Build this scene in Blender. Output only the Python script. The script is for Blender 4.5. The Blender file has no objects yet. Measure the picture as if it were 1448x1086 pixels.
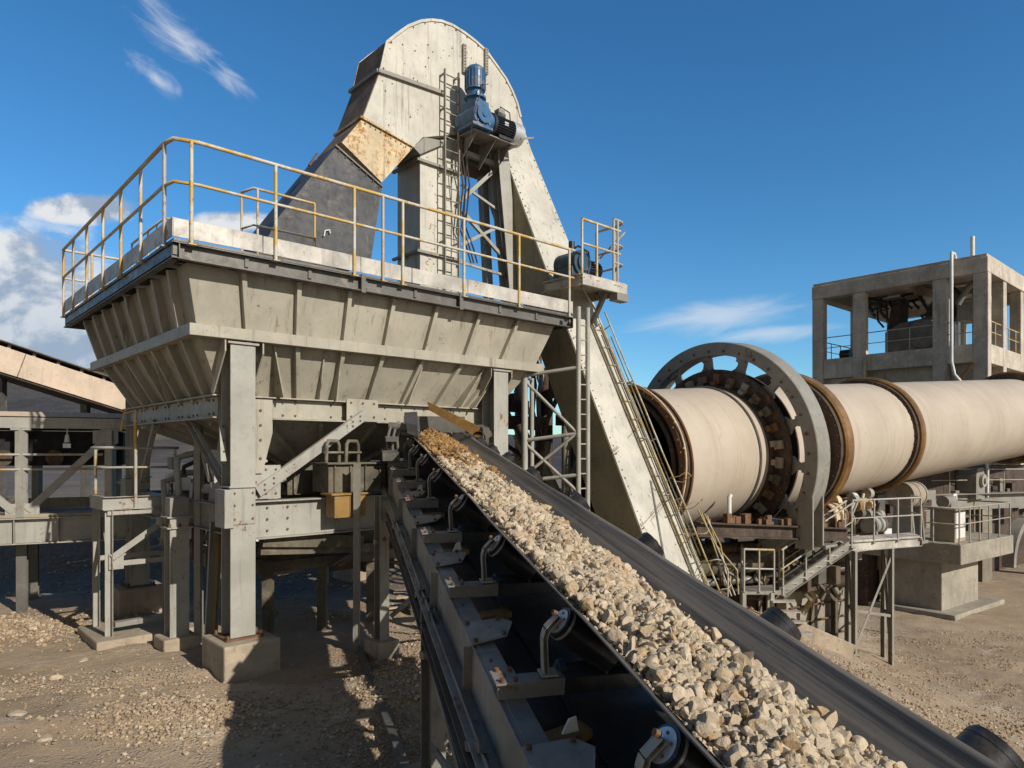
import bpy, bmesh, math, random
import numpy as np
from mathutils import Vector, Matrix, noise as mnoise
random.seed(7); rng = np.random.default_rng(7)
sc = bpy.context.scene
COL = sc.collection
E = 2.9                      # eye height above the yard in metres
F = 986.0
V = Vector
def U(u, v, Y): return V(((u-724)/F*Y, Y, E+(638-v)/F*Y))
P0 = V((-4.03, 8.3, 0)); e1 = V((.737, .676, 0)).normalized(); e2 = V((-.676, .737, 0)).normalized(); UP = V((0, 0, 1))
def HP(s, t, z): p = P0 + e1*s + e2*t; p.z = E+z; return p
def s_at(u, t):
    k = (u-724)/F; q = P0 + e2*t
    return (k*q.y-q.x)/(e1.x-k*e1.y)
def EV(u, v, t=2.2):
    s = s_at(u, t); p = HP(s, t, 0); p.z = E+(638-v)/F*p.y; return p
def lerp(a, b, k): return a+(b-a)*k

# ------------------------------------------------------------ mesh builder
class MB:
    def __init__(s): s.v = []; s.f = []; s.sm = []; s.mi = []; s.m = 0
    def add(s, vs, fs, smooth=False):
        b = len(s.v); s.v += [V(x) for x in vs]
        for f in fs:
            s.f.append([i+b for i in f]); s.sm.append(smooth); s.mi.append(s.m)
        return s
    def hexa(s, a, b):                       # two quads (bottom ring, top ring)
        return s.add(list(a)+list(b), [(0,3,2,1),(4,5,6,7),(0,1,5,4),(1,2,6,5),(2,3,7,6),(3,0,4,7)])
    def obox(s, c, x, y, z):                 # centre and half axis vectors
        return s.hexa([c-x-y-z, c+x-y-z, c+x+y-z, c-x+y-z], [c-x-y+z, c+x-y+z, c+x+y+z, c-x+y+z])
    def box(s, c, size, ax=None):
        x, y, z = ax or (V((1,0,0)), V((0,1,0)), UP)
        return s.obox(V(c), x*size[0]/2, y*size[1]/2, z*size[2]/2)
    def fr(s, p, q, up):
        d = (q-p).normalized(); x = d.cross(V(up))
        if x.length < 1e-4: x = d.cross(V((1,0,0)))
        x.normalize(); return d, x, x.cross(d).normalized()
    def beam(s, p, q, w, h, up=UP):          # w across, h along up
        p, q = V(p), V(q); d, x, y = s.fr(p, q, up)
        return s.obox((p+q)/2, x*w/2, (q-p)/2, y*h/2)
    def ibeam(s, p, q, w, h, tf=.016, tw=.012, up=UP):
        p, q = V(p), V(q); d, x, y = s.fr(p, q, up)
        for k in (-1, 1): s.beam(p+y*k*(h/2-tf/2), q+y*k*(h/2-tf/2), w, tf, up)
        return s.beam(p, q, tw, h-2*tf-.002, up)
    def channel(s, p, q, w, h, t=.012, side=1, up=UP):   # web on one side, two flanges
        p, q = V(p), V(q); d, x, y = s.fr(p, q, up)
        s.beam(p+x*side*(w/2-t/2), q+x*side*(w/2-t/2), t, h, up)
        for k in (-1, 1): s.beam(p+y*k*(h/2-t/2)-x*side*t/2, q+y*k*(h/2-t/2)-x*side*t/2, w-t, t-.001, up)
        return s
    def angle(s, p, q, w, t=.008, up=UP, side=1):
        p, q = V(p), V(q); d, x, y = s.fr(p, q, up)
        s.beam(p, q, w, t, up)
        return s.beam(p+x*side*(w/2-t/2)+y*(w/2+t/2), q+x*side*(w/2-t/2)+y*(w/2+t/2), t, w-.001, up)
    def ring(s, c, x, y, r, n): return [c+(x*math.cos(2*math.pi*i/n)+y*math.sin(2*math.pi*i/n))*r for i in range(n)]
    def cyl(s, p, q, r, r2=None, n=16, cap=True):
        p, q = V(p), V(q); d = (q-p).normalized(); x = d.orthogonal().normalized(); y = d.cross(x); r2 = r if r2 is None else r2
        A = s.ring(p, x, y, r, n); B = s.ring(q, x, y, r2, n)
        s.add(A+B, [(i, (i+1) % n, n+(i+1) % n, n+i) for i in range(n)], True)
        if cap: s.add(A, [tuple(range(n))[::-1]]); s.add(B, [tuple(range(n))])
        return s
    def tube(s, pts, r, n=8):
        pts = [V(p) for p in pts]; m = len(pts); vs = []
        d0 = (pts[1]-pts[0]).normalized(); x = d0.orthogonal().normalized()
        for i, p in enumerate(pts):
            a = (pts[i]-pts[i-1]).normalized() if i else d0
            b = (pts[i+1]-pts[i]).normalized() if i < m-1 else a
            d = a+b
            d = d.normalized() if d.length > 1e-5 else a
            x = (x-d*x.dot(d)).normalized(); y = d.cross(x)
            vs += s.ring(p, x, y, r, n)
        fs = [(j*n+i, j*n+(i+1) % n, (j+1)*n+(i+1) % n, (j+1)*n+i) for j in range(m-1) for i in range(n)]
        s.add(vs, fs, True); s.add(vs[:n], [tuple(range(n))[::-1]]); s.add(vs[-n:], [tuple(range(n))])
        return s
    def lathe(s, o, axis, prof, n=64, a0=0, a1=2*math.pi, smooth=True):
        o = V(o); d = V(axis).normalized(); x = d.orthogonal().normalized() if abs(d.z) > .9 else UP.cross(d).normalized(); y = d.cross(x)
        full = abs(a1-a0-2*math.pi) < 1e-6; N = n if full else n+1
        for (r0, h0), (r1, h1) in zip(prof, prof[1:]):
            vs = []
            for r, h in ((r0, h0), (r1, h1)):
                vs += [o+d*h+(x*math.cos(a0+(a1-a0)*i/n)+y*math.sin(a0+(a1-a0)*i/n))*r for i in range(N)]
            s.add(vs, [(i, (i+1) % N, N+(i+1) % N, N+i) for i in range(n)], smooth)
        return s
    def prism(s, poly, d):
        poly = [V(p) for p in poly]; d = V(d); n = len(poly)
        s.add(poly, [tuple(range(n))]); s.add([p+d for p in poly], [tuple(range(n))[::-1]])
        return s.add(poly+[p+d for p in poly], [(i, n+i, n+(i+1) % n, (i+1) % n) for i in range(n)])
    def plate(s, quad, t):
        q = [V(p) for p in quad]; nn = (q[1]-q[0]).cross(q[-1]-q[0]).normalized(); return s.prism(q, nn*t)
    def bolt(s, p, nrm, r=.016, h=.012, n=6):
        return s.cyl(V(p)-V(nrm)*.004, V(p)+V(nrm)*h, r, n=n)
    def build(s, name, mats, parent=None, local=False, origin=None, bevel=0):
        me = bpy.data.meshes.new(name); M = WM.get(parent, Matrix.Identity(4)) if parent else Matrix.Identity(4)
        if origin is not None: T = M @ Matrix.Translation(V(origin)) if local else Matrix.Translation(V(origin))
        else: T = M
        # T is the object's world matrix when given in world space
        if not local:
            if origin is not None: T = Matrix.Translation(V(origin)) @ M.to_3x3().to_4x4()
            I = T.inverted(); vs = [I @ p for p in s.v]
        else:
            o = V(origin) if origin is not None else V((0,0,0)); vs = [p-o for p in s.v]
        me.from_pydata([tuple(p) for p in vs], [], s.f)
        me.polygons.foreach_set('use_smooth', s.sm); me.polygons.foreach_set('material_index', s.mi)
        for m in (mats if isinstance(mats, (list, tuple)) else [mats]): me.materials.append(m)
        me.update()
        o = bpy.data.objects.new(name, me); COL.objects.link(o)
        if parent: o.parent = parent; o.matrix_local = M.inverted() @ T
        else: o.matrix_world = T
        WM[o] = T
        if bevel:
            b = o.modifiers.new('edge', 'BEVEL'); b.width = bevel; b.segments = 2; b.limit_method = 'ANGLE'; b.angle_limit = .7
            b.harden_normals = False
        return o
WM = {}
def tag(o, label=None, cat=None, group=None, kind=None):
    for k, v in (('label', label), ('category', cat), ('group', group), ('kind', kind)):
        if v: o[k] = v
    return o
def thing(name, label, cat, loc=(0,0,0), group=None, M=None):
    o = bpy.data.objects.new(name, None); COL.objects.link(o); o.empty_display_size = .2
    WM[o] = M.copy() if M is not None else Matrix.Translation(V(loc)); o.matrix_world = WM[o]
    return tag(o, label, cat, group)
def clone(o, parent, M_local=None, name=None):
    c = o.copy(); COL.objects.link(c)
    if parent: c.parent = parent; c.matrix_parent_inverse = Matrix.Identity(4)
    if M_local is not None: c.matrix_local = M_local
    WM[c] = (WM[parent] if parent else Matrix.Identity(4)) @ c.matrix_local
    for ch in list(o.children): clone(ch, c, ch.matrix_local.copy())
    return c

# ------------------------------------------------------------ materials
class NT:
    def __init__(s, tree): s.t = tree; s.n = tree.nodes; s.l = tree.links
    def node(s, typ, **kw):
        n = s.n.new('ShaderNode'+typ)
        for k, v in kw.items():
            if hasattr(n, k): setattr(n, k, v)
        return n
    def set(s, sock, v):
        if isinstance(v, bpy.types.NodeSocket): s.l.new(v, sock)
        else:
            if isinstance(v, (tuple, list)) and len(v) == 3 and sock.type == 'RGBA': v = (*v, 1)
            sock.default_value = v
    def math(s, op, a, b=0, c=None, clamp=False):
        n = s.node('Math', operation=op, use_clamp=clamp); s.set(n.inputs[0], a); s.set(n.inputs[1], b)
        if c is not None: s.set(n.inputs[2], c)
        return n.outputs[0]
    def vmath(s, op, a, b=(0,0,0)):
        n = s.node('VectorMath', operation=op); s.set(n.inputs[0], a); s.set(n.inputs[1], b)
        return n.outputs['Value'] if op in ('LENGTH', 'DOT_PRODUCT', 'DISTANCE') else n.outputs[0]
    def noise(s, vec, scale, detail=4, rough=.55, dist=0, out=0):
        n = s.node('TexNoise'); s.set(n.inputs['Vector'], vec); n.inputs['Scale'].default_value = scale
        n.inputs['Detail'].default_value = detail; n.inputs['Roughness'].default_value = rough; n.inputs['Distortion'].default_value = dist
        return n.outputs[out]
    def ramp(s, x, a, b, lo=0, hi=1, smooth=True):
        n = s.node('MapRange', interpolation_type='SMOOTHSTEP' if smooth else 'LINEAR'); n.clamp = True
        s.set(n.inputs[0], x); s.set(n.inputs[1], a); s.set(n.inputs[2], b); s.set(n.inputs[3], lo); s.set(n.inputs[4], hi)
        return n.outputs[0]
    def mix(s, f, a, b, mode='MIX'):
        n = s.node('Mix', data_type='RGBA', blend_type=mode); n.clamp_factor = True
        s.set(n.inputs[0], f); s.set(n.inputs[6], a); s.set(n.inputs[7], b); return n.outputs[2]
    def bump(s, h, strength=.3, dist=.02):
        n = s.node('Bump'); n.inputs['Strength'].default_value = strength; n.inputs['Distance'].default_value = dist; s.set(n.inputs['Height'], h); return n.outputs[0]
def new_mat(name):
    m = bpy.data.materials.new(name); m.use_nodes = True; t = NT(m.node_tree)
    return m, t, m.node_tree.nodes['Principled BSDF']
def mul(c, k): return tuple(min(1, x*k) for x in c)
RUST = (.17, .075, .03); DUST = (.42, .34, .25)
def painted(name, base, var=.13, rough=.55, metal=0., rust=.3, streak=.4, dust=.25, bump=.15, sc_=1., rustc=RUST, dirtc=(.12,.09,.06), dent=.25, wear=0.):
    m, t, b = new_mat(name); g = t.node('NewGeometry'); pos = g.outputs['Position']
    n1 = t.noise(pos, 1.7*sc_, 6, .62); n1b = t.noise(pos, 9*sc_, 5, .65)
    col = t.mix(t.ramp(n1, .3, .7), mul(base, 1-var), mul(base, 1+var))
    col = t.mix(t.ramp(n1b, .5, .8, 0, .5), col, mul(base, 1-2.2*var))
    if dust: # dust and scuffed lime patches
        col = t.mix(t.ramp(t.noise(pos, 3.1*sc_, 6, .7, .6), .52, .72, 0, dust), col, DUST)
    if streak:
        sv = t.vmath('MULTIPLY', pos, (9, 9, .55)); st = t.noise(sv, 1.*sc_, 5, .65)
        col = t.mix(t.ramp(st, .54, .74, 0, streak*.8), col, dirtc)
        sv2 = t.vmath('MULTIPLY', pos, (17, 17, .8)); rs = t.math('MULTIPLY', t.ramp(t.noise(sv2, 1.*sc_, 4, .6), .6, .72), t.ramp(t.noise(pos, .9*sc_, 3), .5, .66))
        col = t.mix(t.math('MULTIPLY', rs, streak), col, (.24, .12, .05))
    r1 = t.noise(pos, 14*sc_, 7, .72, .4); r2 = t.noise(pos, 2.3*sc_, 4, .6)
    rf = t.math('ADD', t.math('MULTIPLY', r2, .45), t.math('MULTIPLY', r1, .55))
    th = .645-.16*rust
    rm = t.ramp(rf, th, th+.05)
    rcol = t.mix(t.noise(pos, 40, 3), mul(rustc, .55), mul(rustc, 1.5))
    col = t.mix(rm, col, rcol)
    if wear:   # chipped rusty arrises
        bv = t.node('Bevel', samples=3); bv.inputs['Radius'].default_value = .022
        ed = t.ramp(t.vmath('DOT_PRODUCT', bv.outputs[0], g.outputs['Normal']), .80, .985, 1, 0)
        ef = t.math('MULTIPLY', ed, t.ramp(t.math('ADD', t.math('MULTIPLY', t.noise(pos, 11, 6, .75), .6), t.math('MULTIPLY', r2, .4)), .46, .58))
        col = t.mix(t.math('MULTIPLY', ef, wear), col, t.mix(t.ramp(t.noise(pos, 5, 3), .45, .6), mul(rustc, 1.1), (.45, .39, .29)))
    t.set(b.inputs['Base Color'], col); b.inputs['Metallic'].default_value = metal
    t.set(b.inputs['Roughness'], t.math('ADD', t.math('MULTIPLY', rm, .25), t.ramp(n1b, .3, .7, rough-.1, min(1, rough+.12)), clamp=True))
    hh = t.math('ADD', t.math('MULTIPLY', t.noise(pos, 55, 4), .12), t.math('MULTIPLY', t.noise(pos, 1.5, 2), dent))
    hh = t.math('ADD', hh, t.math('MULTIPLY', rm, .06))
    t.set(b.inputs['Normal'], t.bump(hh, bump*2.2, .03))
    return m
PAINT = painted('hopper_paint', (.33, .302, .235), rust=.3, streak=.9, dust=.35, wear=.9)
ELEV = painted('elevator_paint', (.46, .435, .365), var=.14, rust=.32, streak=.85, dust=.45, dent=.6, wear=.9)
FRAME = painted('frame_paint', (.225, .212, .18), rust=.42, streak=.75, wear=.9)
FRAME_L = painted('pale_frame_paint', (.31, .298, .255), rust=.36, streak=.75, wear=.9)
GALV = painted('galvanised', (.43, .40, .35), var=.3, rough=.55, metal=.1, wear=.7, rust=.34, streak=.5, dust=.3)
STEEL = painted('dark_steel', (.12, .112, .098), var=.25, rough=.5, metal=.25, rust=.3, streak=.3, dust=.35)
CONV = painted('conveyor_steel', (.20, .192, .172), var=.3, rough=.5, metal=.15, wear=.9, rust=.45, streak=.4, dust=.4)
RUSTM = painted('rusted_steel', (.12, .062, .032), var=.35, rough=.75, rust=.9, streak=.5, dust=.2)
RUSTB = painted('rust_black', (.055, .035, .024), var=.4, rough=.8, rust=.5, streak=.5, dust=.15)
OCHRE = painted('ochre_tyre', (.22, .12, .035), var=.4, rough=.45, metal=.3, rust=.7, streak=.4, dust=.1)
STAIN = painted('stained_spout', (.54, .42, .25), var=.25, rust=.75, streak=.9, dust=.1, rustc=(.33, .17, .05))
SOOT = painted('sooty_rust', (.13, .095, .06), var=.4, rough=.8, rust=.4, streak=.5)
GRIME = painted('grimy_steel', (.10, .085, .058), var=.4, rough=.75, rust=.55, streak=.6, dust=.35)
OLIVE = painted('shaded_side_olive', (.24, .205, .125), var=.2, rust=.3, streak=.7, dust=.2)  # dark olive tone that paints shade onto the casing's left face
TAN = painted('tan_cladding', (.52, .40, .29), var=.1, rust=.2, streak=.45, dust=.3)
YEL = painted('yellow_steel', (.26, .15, .035), var=.25, rough=.55, rust=.5, streak=.6, dust=.2)
BLUE = painted('blue_enamel', (.025, .105, .22), var=.25, rough=.42, rust=.25, streak=.45, dust=.4, wear=.6)
BLUED = painted('worn_blue', (.02, .05, .08), var=.3, rough=.45, rust=.3, dust=.2)
BLACKM = painted('black_metal', (.022, .023, .026), var=.3, rough=.4, rust=.05, streak=.1, dust=.12)
ALU = painted('motor_cover', (.50, .50, .50), var=.1, rough=.4, metal=.5, rust=.05, streak=.2)
RUBBER = painted('rubber', (.05, .05, .052), var=.25, rough=.6, rust=0, streak=.25, dust=.22, dirtc=(.12,.11,.1))
ROLLER = painted('roller_rubber', (.018, .018, .019), var=.3, rough=.4, rust=0, streak=.1, dust=.12)
WHITEP = painted('pale_pipe', (.62, .60, .56), var=.1, rough=.5, rust=.15, streak=.4)

def rail_mat(name, a, b_, bias):
    m, t, b = new_mat(name); pos = t.node('NewGeometry').outputs['Position']
    n = t.noise(pos, 2.6, 5, .7); f = t.ramp(n, bias-.06, bias+.06)
    col = t.mix(f, a, b_); col = t.mix(t.ramp(t.noise(pos, 16, 5, .7), .56, .68, 0, .8), col, (.16, .08, .035))
    col = t.mix(t.ramp(t.noise(pos, 30, 3), .55, .75, 0, .4), col, (.45, .42, .36))
    t.set(b.inputs['Base Color'], col); b.inputs['Roughness'].default_value = .5
    t.set(b.inputs['Normal'], t.bump(t.noise(pos, 60, 3), .2, .01)); return m
RAIL = rail_mat('yellow_rail', (.47, .30, .07), (.46, .44, .38), .50)
RAILG = rail_mat('grey_rail', (.34, .325, .285), (.36, .24, .07), .58)
RAILY = rail_mat('ladder_yellow', (.32, .235, .08), (.42, .40, .33), .52)

def concrete(name, base, var=.22):
    m, t, b = new_mat(name); pos = t.node('NewGeometry').outputs['Position']
    col = t.mix(t.ramp(t.noise(pos, .8, 7, .68), .3, .72), mul(base, 1-var), mul(base, 1+var))
    col = t.mix(t.ramp(t.noise(t.vmath('MULTIPLY', pos, (3.5, 3.5, .35)), 1, 6, .7), .5, .75, 0, .6), col, mul(base, .38))
    col = t.mix(t.ramp(t.noise(pos, 7, 6, .75), .54, .66, 0, .6), col, mul(base, .5))
    col = t.mix(t.ramp(t.noise(pos, 1.9, 6, .7), .54, .66, 0, .6), col, mul(base, 1.35))
    lines = t.node('TexWave', wave_type='BANDS', bands_direction='Z'); t.set(lines.inputs['Vector'], pos); lines.inputs['Scale'].default_value = 1.3; lines.inputs['Distortion'].default_value = .6
    col = t.mix(t.ramp(lines.outputs['Fac'], .95, 1, 0, .12), col, mul(base, .55))
    t.set(b.inputs['Base Color'], col); b.inputs['Roughness'].default_value = .88
    h = t.math('ADD', t.noise(pos, 4, 7, .7), t.math('MULTIPLY', t.noise(pos, 45, 4), .3))
    t.set(b.inputs['Normal'], t.bump(h, .5, .04)); return m
CONC = concrete('concrete', (.30, .265, .205)); CONCB = concrete('weathered_frame_concrete', (.47, .41, .33)); CONCD = concrete('dusty_concrete', (.33, .265, .19))

def stone_mat(name, c0, c1, c2):
    m, t, b = new_mat(name); g = t.node('NewGeometry'); pos = g.outputs['Position']; r = g.outputs['Random Per Island']
    oi = t.node('ObjectInfo').outputs['Random']; rr = t.math('FRACT', t.math('ADD', t.math('MULTIPLY', r, 7.13), oi))
    col = t.mix(t.ramp(rr, 0, .75), c0, c1); col = t.mix(t.ramp(rr, .78, .95), col, c2)
    n = t.noise(pos, 26, 6, .7); col = t.mix(t.ramp(n, .45, .7, 0, .55), col, mul(c0, .62))
    col = t.mix(t.ramp(t.noise(pos, 90, 4, .7), .55, .7, 0, .5), col, mul(c1, 1.25))
    t.set(b.inputs['Base Color'], col); b.inputs['Roughness'].default_value = .9
    t.set(b.inputs['Normal'], t.bump(t.math('ADD', t.noise(pos, 70, 5, .7), t.math('MULTIPLY', n, 1.6)), .6, .012)); return m
STONE = stone_mat('limestone', (.43, .338, .23), (.54, .44, .31), (.40, .275, .15))
STONEW = stone_mat('wet_ochre_stone', (.22, .11, .03), (.36, .215, .08), (.07, .04, .02))
STONEG = stone_mat('yard_stone', (.29, .205, .125), (.41, .305, .195), (.55, .45, .32))

def belt_mat():
    m, t, b = new_mat('belt_rubber'); co = t.node('TexCoord').outputs['Object']
    st = t.noise(t.vmath('MULTIPLY', co, (34, .35, 34)), 1, 6, .7); st2 = t.noise(t.vmath('MULTIPLY', co, (7, .25, 7)), 1, 5, .65)
    col = t.mix(t.ramp(st, .35, .72), (.03, .029, .028), (.16, .145, .122))
    col = t.mix(t.ramp(st2, .46, .70, 0, .75), col, (.25, .215, .17))
    col = t.mix(t.ramp(t.noise(co, 5, 6, .7), .55, .75, 0, .35), col, (.26, .22, .17))
    t.set(b.inputs['Base Color'], col); b.inputs['Roughness'].default_value = .6
    t.set(b.inputs['Normal'], t.bump(t.math('ADD', st, t.math('MULTIPLY', t.noise(co, 60, 3), .3)), .25, .01)); return m
BELT = belt_mat()
def kiln_mat():
    m, t, b = new_mat('kiln_shell_paint'); co = t.node('TexCoord').outputs['Object']
    n1 = t.noise(co, .55, 6, .65); n2 = t.noise(t.vmath('MULTIPLY', co, (.5, .5, 5)), 1, 6, .68); n3 = t.noise(t.vmath('MULTIPLY', co, (.35, .35, 16)), 1, 4, .6)
    col = t.mix(t.ramp(n1, .3, .7), (.375, .31, .238), (.44, .372, .292))
    col = t.mix(t.ramp(n2, .5, .72, 0, .4), col, (.29, .215, .15))
    col = t.mix(t.ramp(n3, .58, .74, 0, .25), col, (.50, .425, .34))
    col = t.mix(t.ramp(t.noise(co, 6, 7, .72), .6, .72, 0, .55), col, (.27, .17, .10))
    col = t.mix(t.ramp(t.noise(t.vmath('MULTIPLY', co, (.9, .9, 2.2)), 1, 6, .7, 1.), .6, .74, 0, .5), col, (.50, .33, .14))
    t.set(b.inputs['Base Color'], col); b.inputs['Roughness'].default_value = .68
    t.set(b.inputs['Normal'], t.bump(t.math('ADD', t.noise(co, 1.2, 4), t.math('MULTIPLY', t.noise(co, 40, 4), .1)), .25, .05)); return m
KILN = kiln_mat()
DARK = painted('dark_interior', (.012, .011, .010), rust=0, streak=0, dust=0, rough=.9)
# ------------------------------------------------------------ camera, sun, sky
cam = bpy.data.cameras.new('camera'); co_ = bpy.data.objects.new('camera', cam); COL.objects.link(co_)
co_.location = (0, 0, E); co_.rotation_euler = (math.pi/2, 0, 0)
cam.sensor_width = 36; cam.lens = F/1448*36; cam.shift_y = 95/1448; cam.clip_end = 5000; cam.clip_start = .05
sc.camera = co_
SUN_EL = math.radians(29); sun_h = V((.745, -.667, 0)).normalized()
SD = V((sun_h.x*math.cos(SUN_EL), sun_h.y*math.cos(SUN_EL), math.sin(SUN_EL)))
sl = bpy.data.lights.new('sun', 'SUN'); sl.energy = 5; sl.angle = math.radians(.53); sl.color = (1, .945, .865)
so = bpy.data.objects.new('sun', sl); COL.objects.link(so); so.rotation_euler = SD.to_track_quat('Z', 'Y').to_euler(); so.location = (20, -15, 30)
w = bpy.data.worlds.new('World'); sc.world = w; w.use_nodes = True
t = NT(w.node_tree); bg = w.node_tree.nodes['Background']
sky = t.node('TexSky', sky_type='NISHITA'); sky.sun_disc = False; sky.sun_elevation = SUN_EL; sky.sun_rotation = math.atan2(SD.x, SD.y)
sky.altitude = 600; sky.air_density = 1.; sky.dust_density = .5; sky.ozone_density = 3.
d = t.node('TexCoord').outputs['Generated']; sp = t.node('SeparateXYZ'); t.set(sp.inputs[0], d); dx, dy, dz = sp.outputs
hs = t.node('HueSaturation'); t.set(hs.inputs['Color'], sky.outputs[0]); hs.inputs['Saturation'].default_value = 1.22
hs.inputs['Hue'].default_value = .497
skycol = t.mix(1, hs.outputs[0], (1.03, 1.36, 1.46), 'MULTIPLY')
bw = t.node('RGBToBW'); t.set(bw.inputs[0], skycol); fill_sky = t.mix(1, bw.outputs[0], (.62, .60, .57), 'MULTIPLY')
skycol = t.mix(t.ramp(dy, .12, -.25, 0, .9), skycol, fill_sky)     # unseen sky behind the viewer greyed, added to neutralise the fill light
yy = t.math('MAXIMUM', dy, .04); a = t.math('DIVIDE', dx, yy); b_ = t.math('DIVIDE', dz, yy)
cv = t.node('CombineXYZ'); t.set(cv.inputs[0], a); t.set(cv.inputs[1], b_); P2 = cv.outputs[0]
def ell(u, v, ru, rv, ang=0):                       # soft ellipse of sky around one direction
    q = t.vmath('SUBTRACT', P2, ((u-724)/F, (638-v)/F, 0)); s_ = t.node('SeparateXYZ'); t.set(s_.inputs[0], q)
    c, s = math.cos(ang), math.sin(ang)
    x = t.math('ADD', t.math('MULTIPLY', s_.outputs[0], c), t.math('MULTIPLY', s_.outputs[1], s))
    y = t.math('SUBTRACT', t.math('MULTIPLY', s_.outputs[1], c), t.math('MULTIPLY', s_.outputs[0], s))
    x = t.math('DIVIDE', x, ru/F); y = t.math('DIVIDE', y, rv/F)
    return t.ramp(t.math('SQRT', t.math('ADD', t.math('MULTIPLY', x, x), t.math('MULTIPLY', y, y))), 0, 1.0, 1, 0, False)
def wisp(m, vec, scale, lo, hi, amp, off=0, det=7):
    n = t.noise(t.vmath('ADD', vec, (off, off*.7, off*.3)), scale, det, .62, .7)
    return t.math('MULTIPLY', t.ramp(t.math('ADD', n, t.math('MULTIPLY', m, .7)), lo, hi), t.math('MULTIPLY', amp, t.ramp(m, 0, .25)))
def rot2(ang, sx, sy):
    c, s = math.cos(ang), math.sin(ang)
    x = t.math('ADD', t.math('MULTIPLY', a, c*sx), t.math('MULTIPLY', b_, s*sx)); y = t.math('SUBTRACT', t.math('MULTIPLY', b_, c*sy), t.math('MULTIPLY', a, s*sy))
    n = t.node('CombineXYZ'); t.set(n.inputs[0], x); t.set(n.inputs[1], y); return n.outputs[0]
an = -.66
W1 = rot2(an+.12, 6, 19)
m1 = t.math('MAXIMUM', ell(245, 45, 190, 52, an), ell(322, 112, 90, 36, an-.1)); m2 = ell(222, 112, 105, 30, an+.02)
w1 = wisp(t.math('MAXIMUM', m1, m2), W1, 1.7, .82, 1.34, .72, 2.3, 9)
w2 = wisp(ell(1015, 450, 200, 36, .15), rot2(.16, 6, 30), 1, .66, 1.25, .62, 3.7)
w2 = t.math('MAXIMUM', w2, wisp(ell(1080, 472, 160, 22, .08), rot2(.1, 6, 34), 1, .70, 1.25, .55, 8.1))
mC = t.math('MAXIMUM', ell(-20, 440, 330, 235, -.2), ell(110, 296, 130, 36))
mC = t.math('MAXIMUM', mC, t.math('MULTIPLY', ell(330, 315, 100, 30), .9))
cu_n = t.noise(t.vmath('MULTIPLY', P2, (4.6, 6.6, 1)), 1.15, 10, .58, .25)
cu = t.ramp(t.math('ADD', cu_n, t.math('MULTIPLY', mC, .80)), .70, .94)
cu = t.math('MULTIPLY', cu, t.ramp(mC, 0, .12))
# light from the upper right models the cumulus: compare density with density a little sunward
cu_n2 = t.noise(t.vmath('MULTIPLY', t.vmath('ADD', P2, (.02, .035, 0)), (4.6, 6.6, 1)), 1.15, 10, .58, .25)
shade = t.ramp(t.math('SUBTRACT', cu_n, cu_n2), -.06, .07)
shade = t.math('MULTIPLY', shade, t.ramp(b_, .10, .34, .45, 1.1), clamp=True)
cucol = t.mix(shade, (3.4, 4.2, 5.4), (8.2, 8.3, 8.4))
col = t.mix(t.math('MULTIPLY', t.math('MAXIMUM', w1, w2), 1), skycol, (7.6, 8.0, 8.6))
col = t.mix(t.math('MULTIPLY', cu, .95), col, cucol)
t.set(bg.inputs['Color'], col); bg.inputs['Strength'].default_value = .098
vs = sc.view_settings; vs.view_transform = 'Standard'; vs.look = 'None'; vs.exposure = 0; vs.gamma = 1; vs.use_curve_mapping = False

# ------------------------------------------------------------ ground
def sm(x): x = np.clip(x, 0, 1); return x*x*(3-2*x)
def fbm(x, y, seed=0, oct=4, f=1.0):
    r = np.random.default_rng(seed); z = 0; A = 1; T = 0
    for o in range(oct):
        for k in range(5):
            th = r.uniform(0, 6.283); ph = r.uniform(0, 6.283); ff = f*r.uniform(.7, 1.4)
            z = z+A*np.sin((x*math.cos(th)+y*math.sin(th))*ff*6.283+ph+1.3*np.sin((x*math.sin(th)-y*math.cos(th))*ff*4.1+ph*2)); T += A
        A *= .55; f *= 2.1
    return z/T
def ground_z(x, y):
    x = np.asarray(x, float); y = np.asarray(y, float)
    z = -2.5*sm((x-2)/9)
    near = np.exp(-np.maximum(0, np.hypot(x, y-8)-16)/12)
    z = z+near*(.10*fbm(x, y, 1, 3, .16)+.05*fbm(x, y, 2, 3, .8)+.022*fbm(x, y, 3, 2, 2.6))
    def rut(z, x0, y0, dx, dy, dep=.045):
        L = math.hypot(dx, dy); d = ((x-x0)*dy-(y-y0)*dx)/L+.18*np.sin(((x-x0)*dx+(y-y0)*dy)/L*.5)
        for o in (-.75, .75): z = z-dep*np.exp(-((d-o)/.16)**2)+dep*.5*np.exp(-((abs(d-o)-.30)/.10)**2)
        return z
    z = rut(z, -6, 7.6, 1, .12); z = rut(z, 9, 13, .9, .75, .022)
    z = z+.22*np.exp(-(((x+1.25)/.6)**2+((y-8.7)/1.1)**2))      # spill under the belt
    z = z+.9*sm((y-15.5)/3.5)*sm((-1-x)/3)*sm((45-y)/15)          # low dirt bank behind the hopper
    z = z+.16*np.exp(-(((x+3.55)/.75)**2+((y-7.45)/.5)**2))      # spill heap by the footing
    z = z+.13*np.exp(-(((x+8.4)/1.3)**2+((y-11.2)/.7)**2))
    return z
def axis_pts(lo, hi, fine0, fine1, step):
    pts = list(np.arange(fine0, fine1+1e-6, step)); s = step; p = fine1
    while p < hi: s *= 1.22; p += s; pts.append(p)
    s = step; p = fine0; pre = []
    while p > lo: s *= 1.22; p -= s; pre.append(p)
    return np.array(pre[::-1]+pts)
gx = axis_pts(-900, 900, -12, 13, .13); gy = axis_pts(-300, 1500, 1, 24, .13)
X, Y = np.meshgrid(gx, gy); Z = ground_z(X, Y); nx, ny = len(gx), len(gy)
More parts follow.
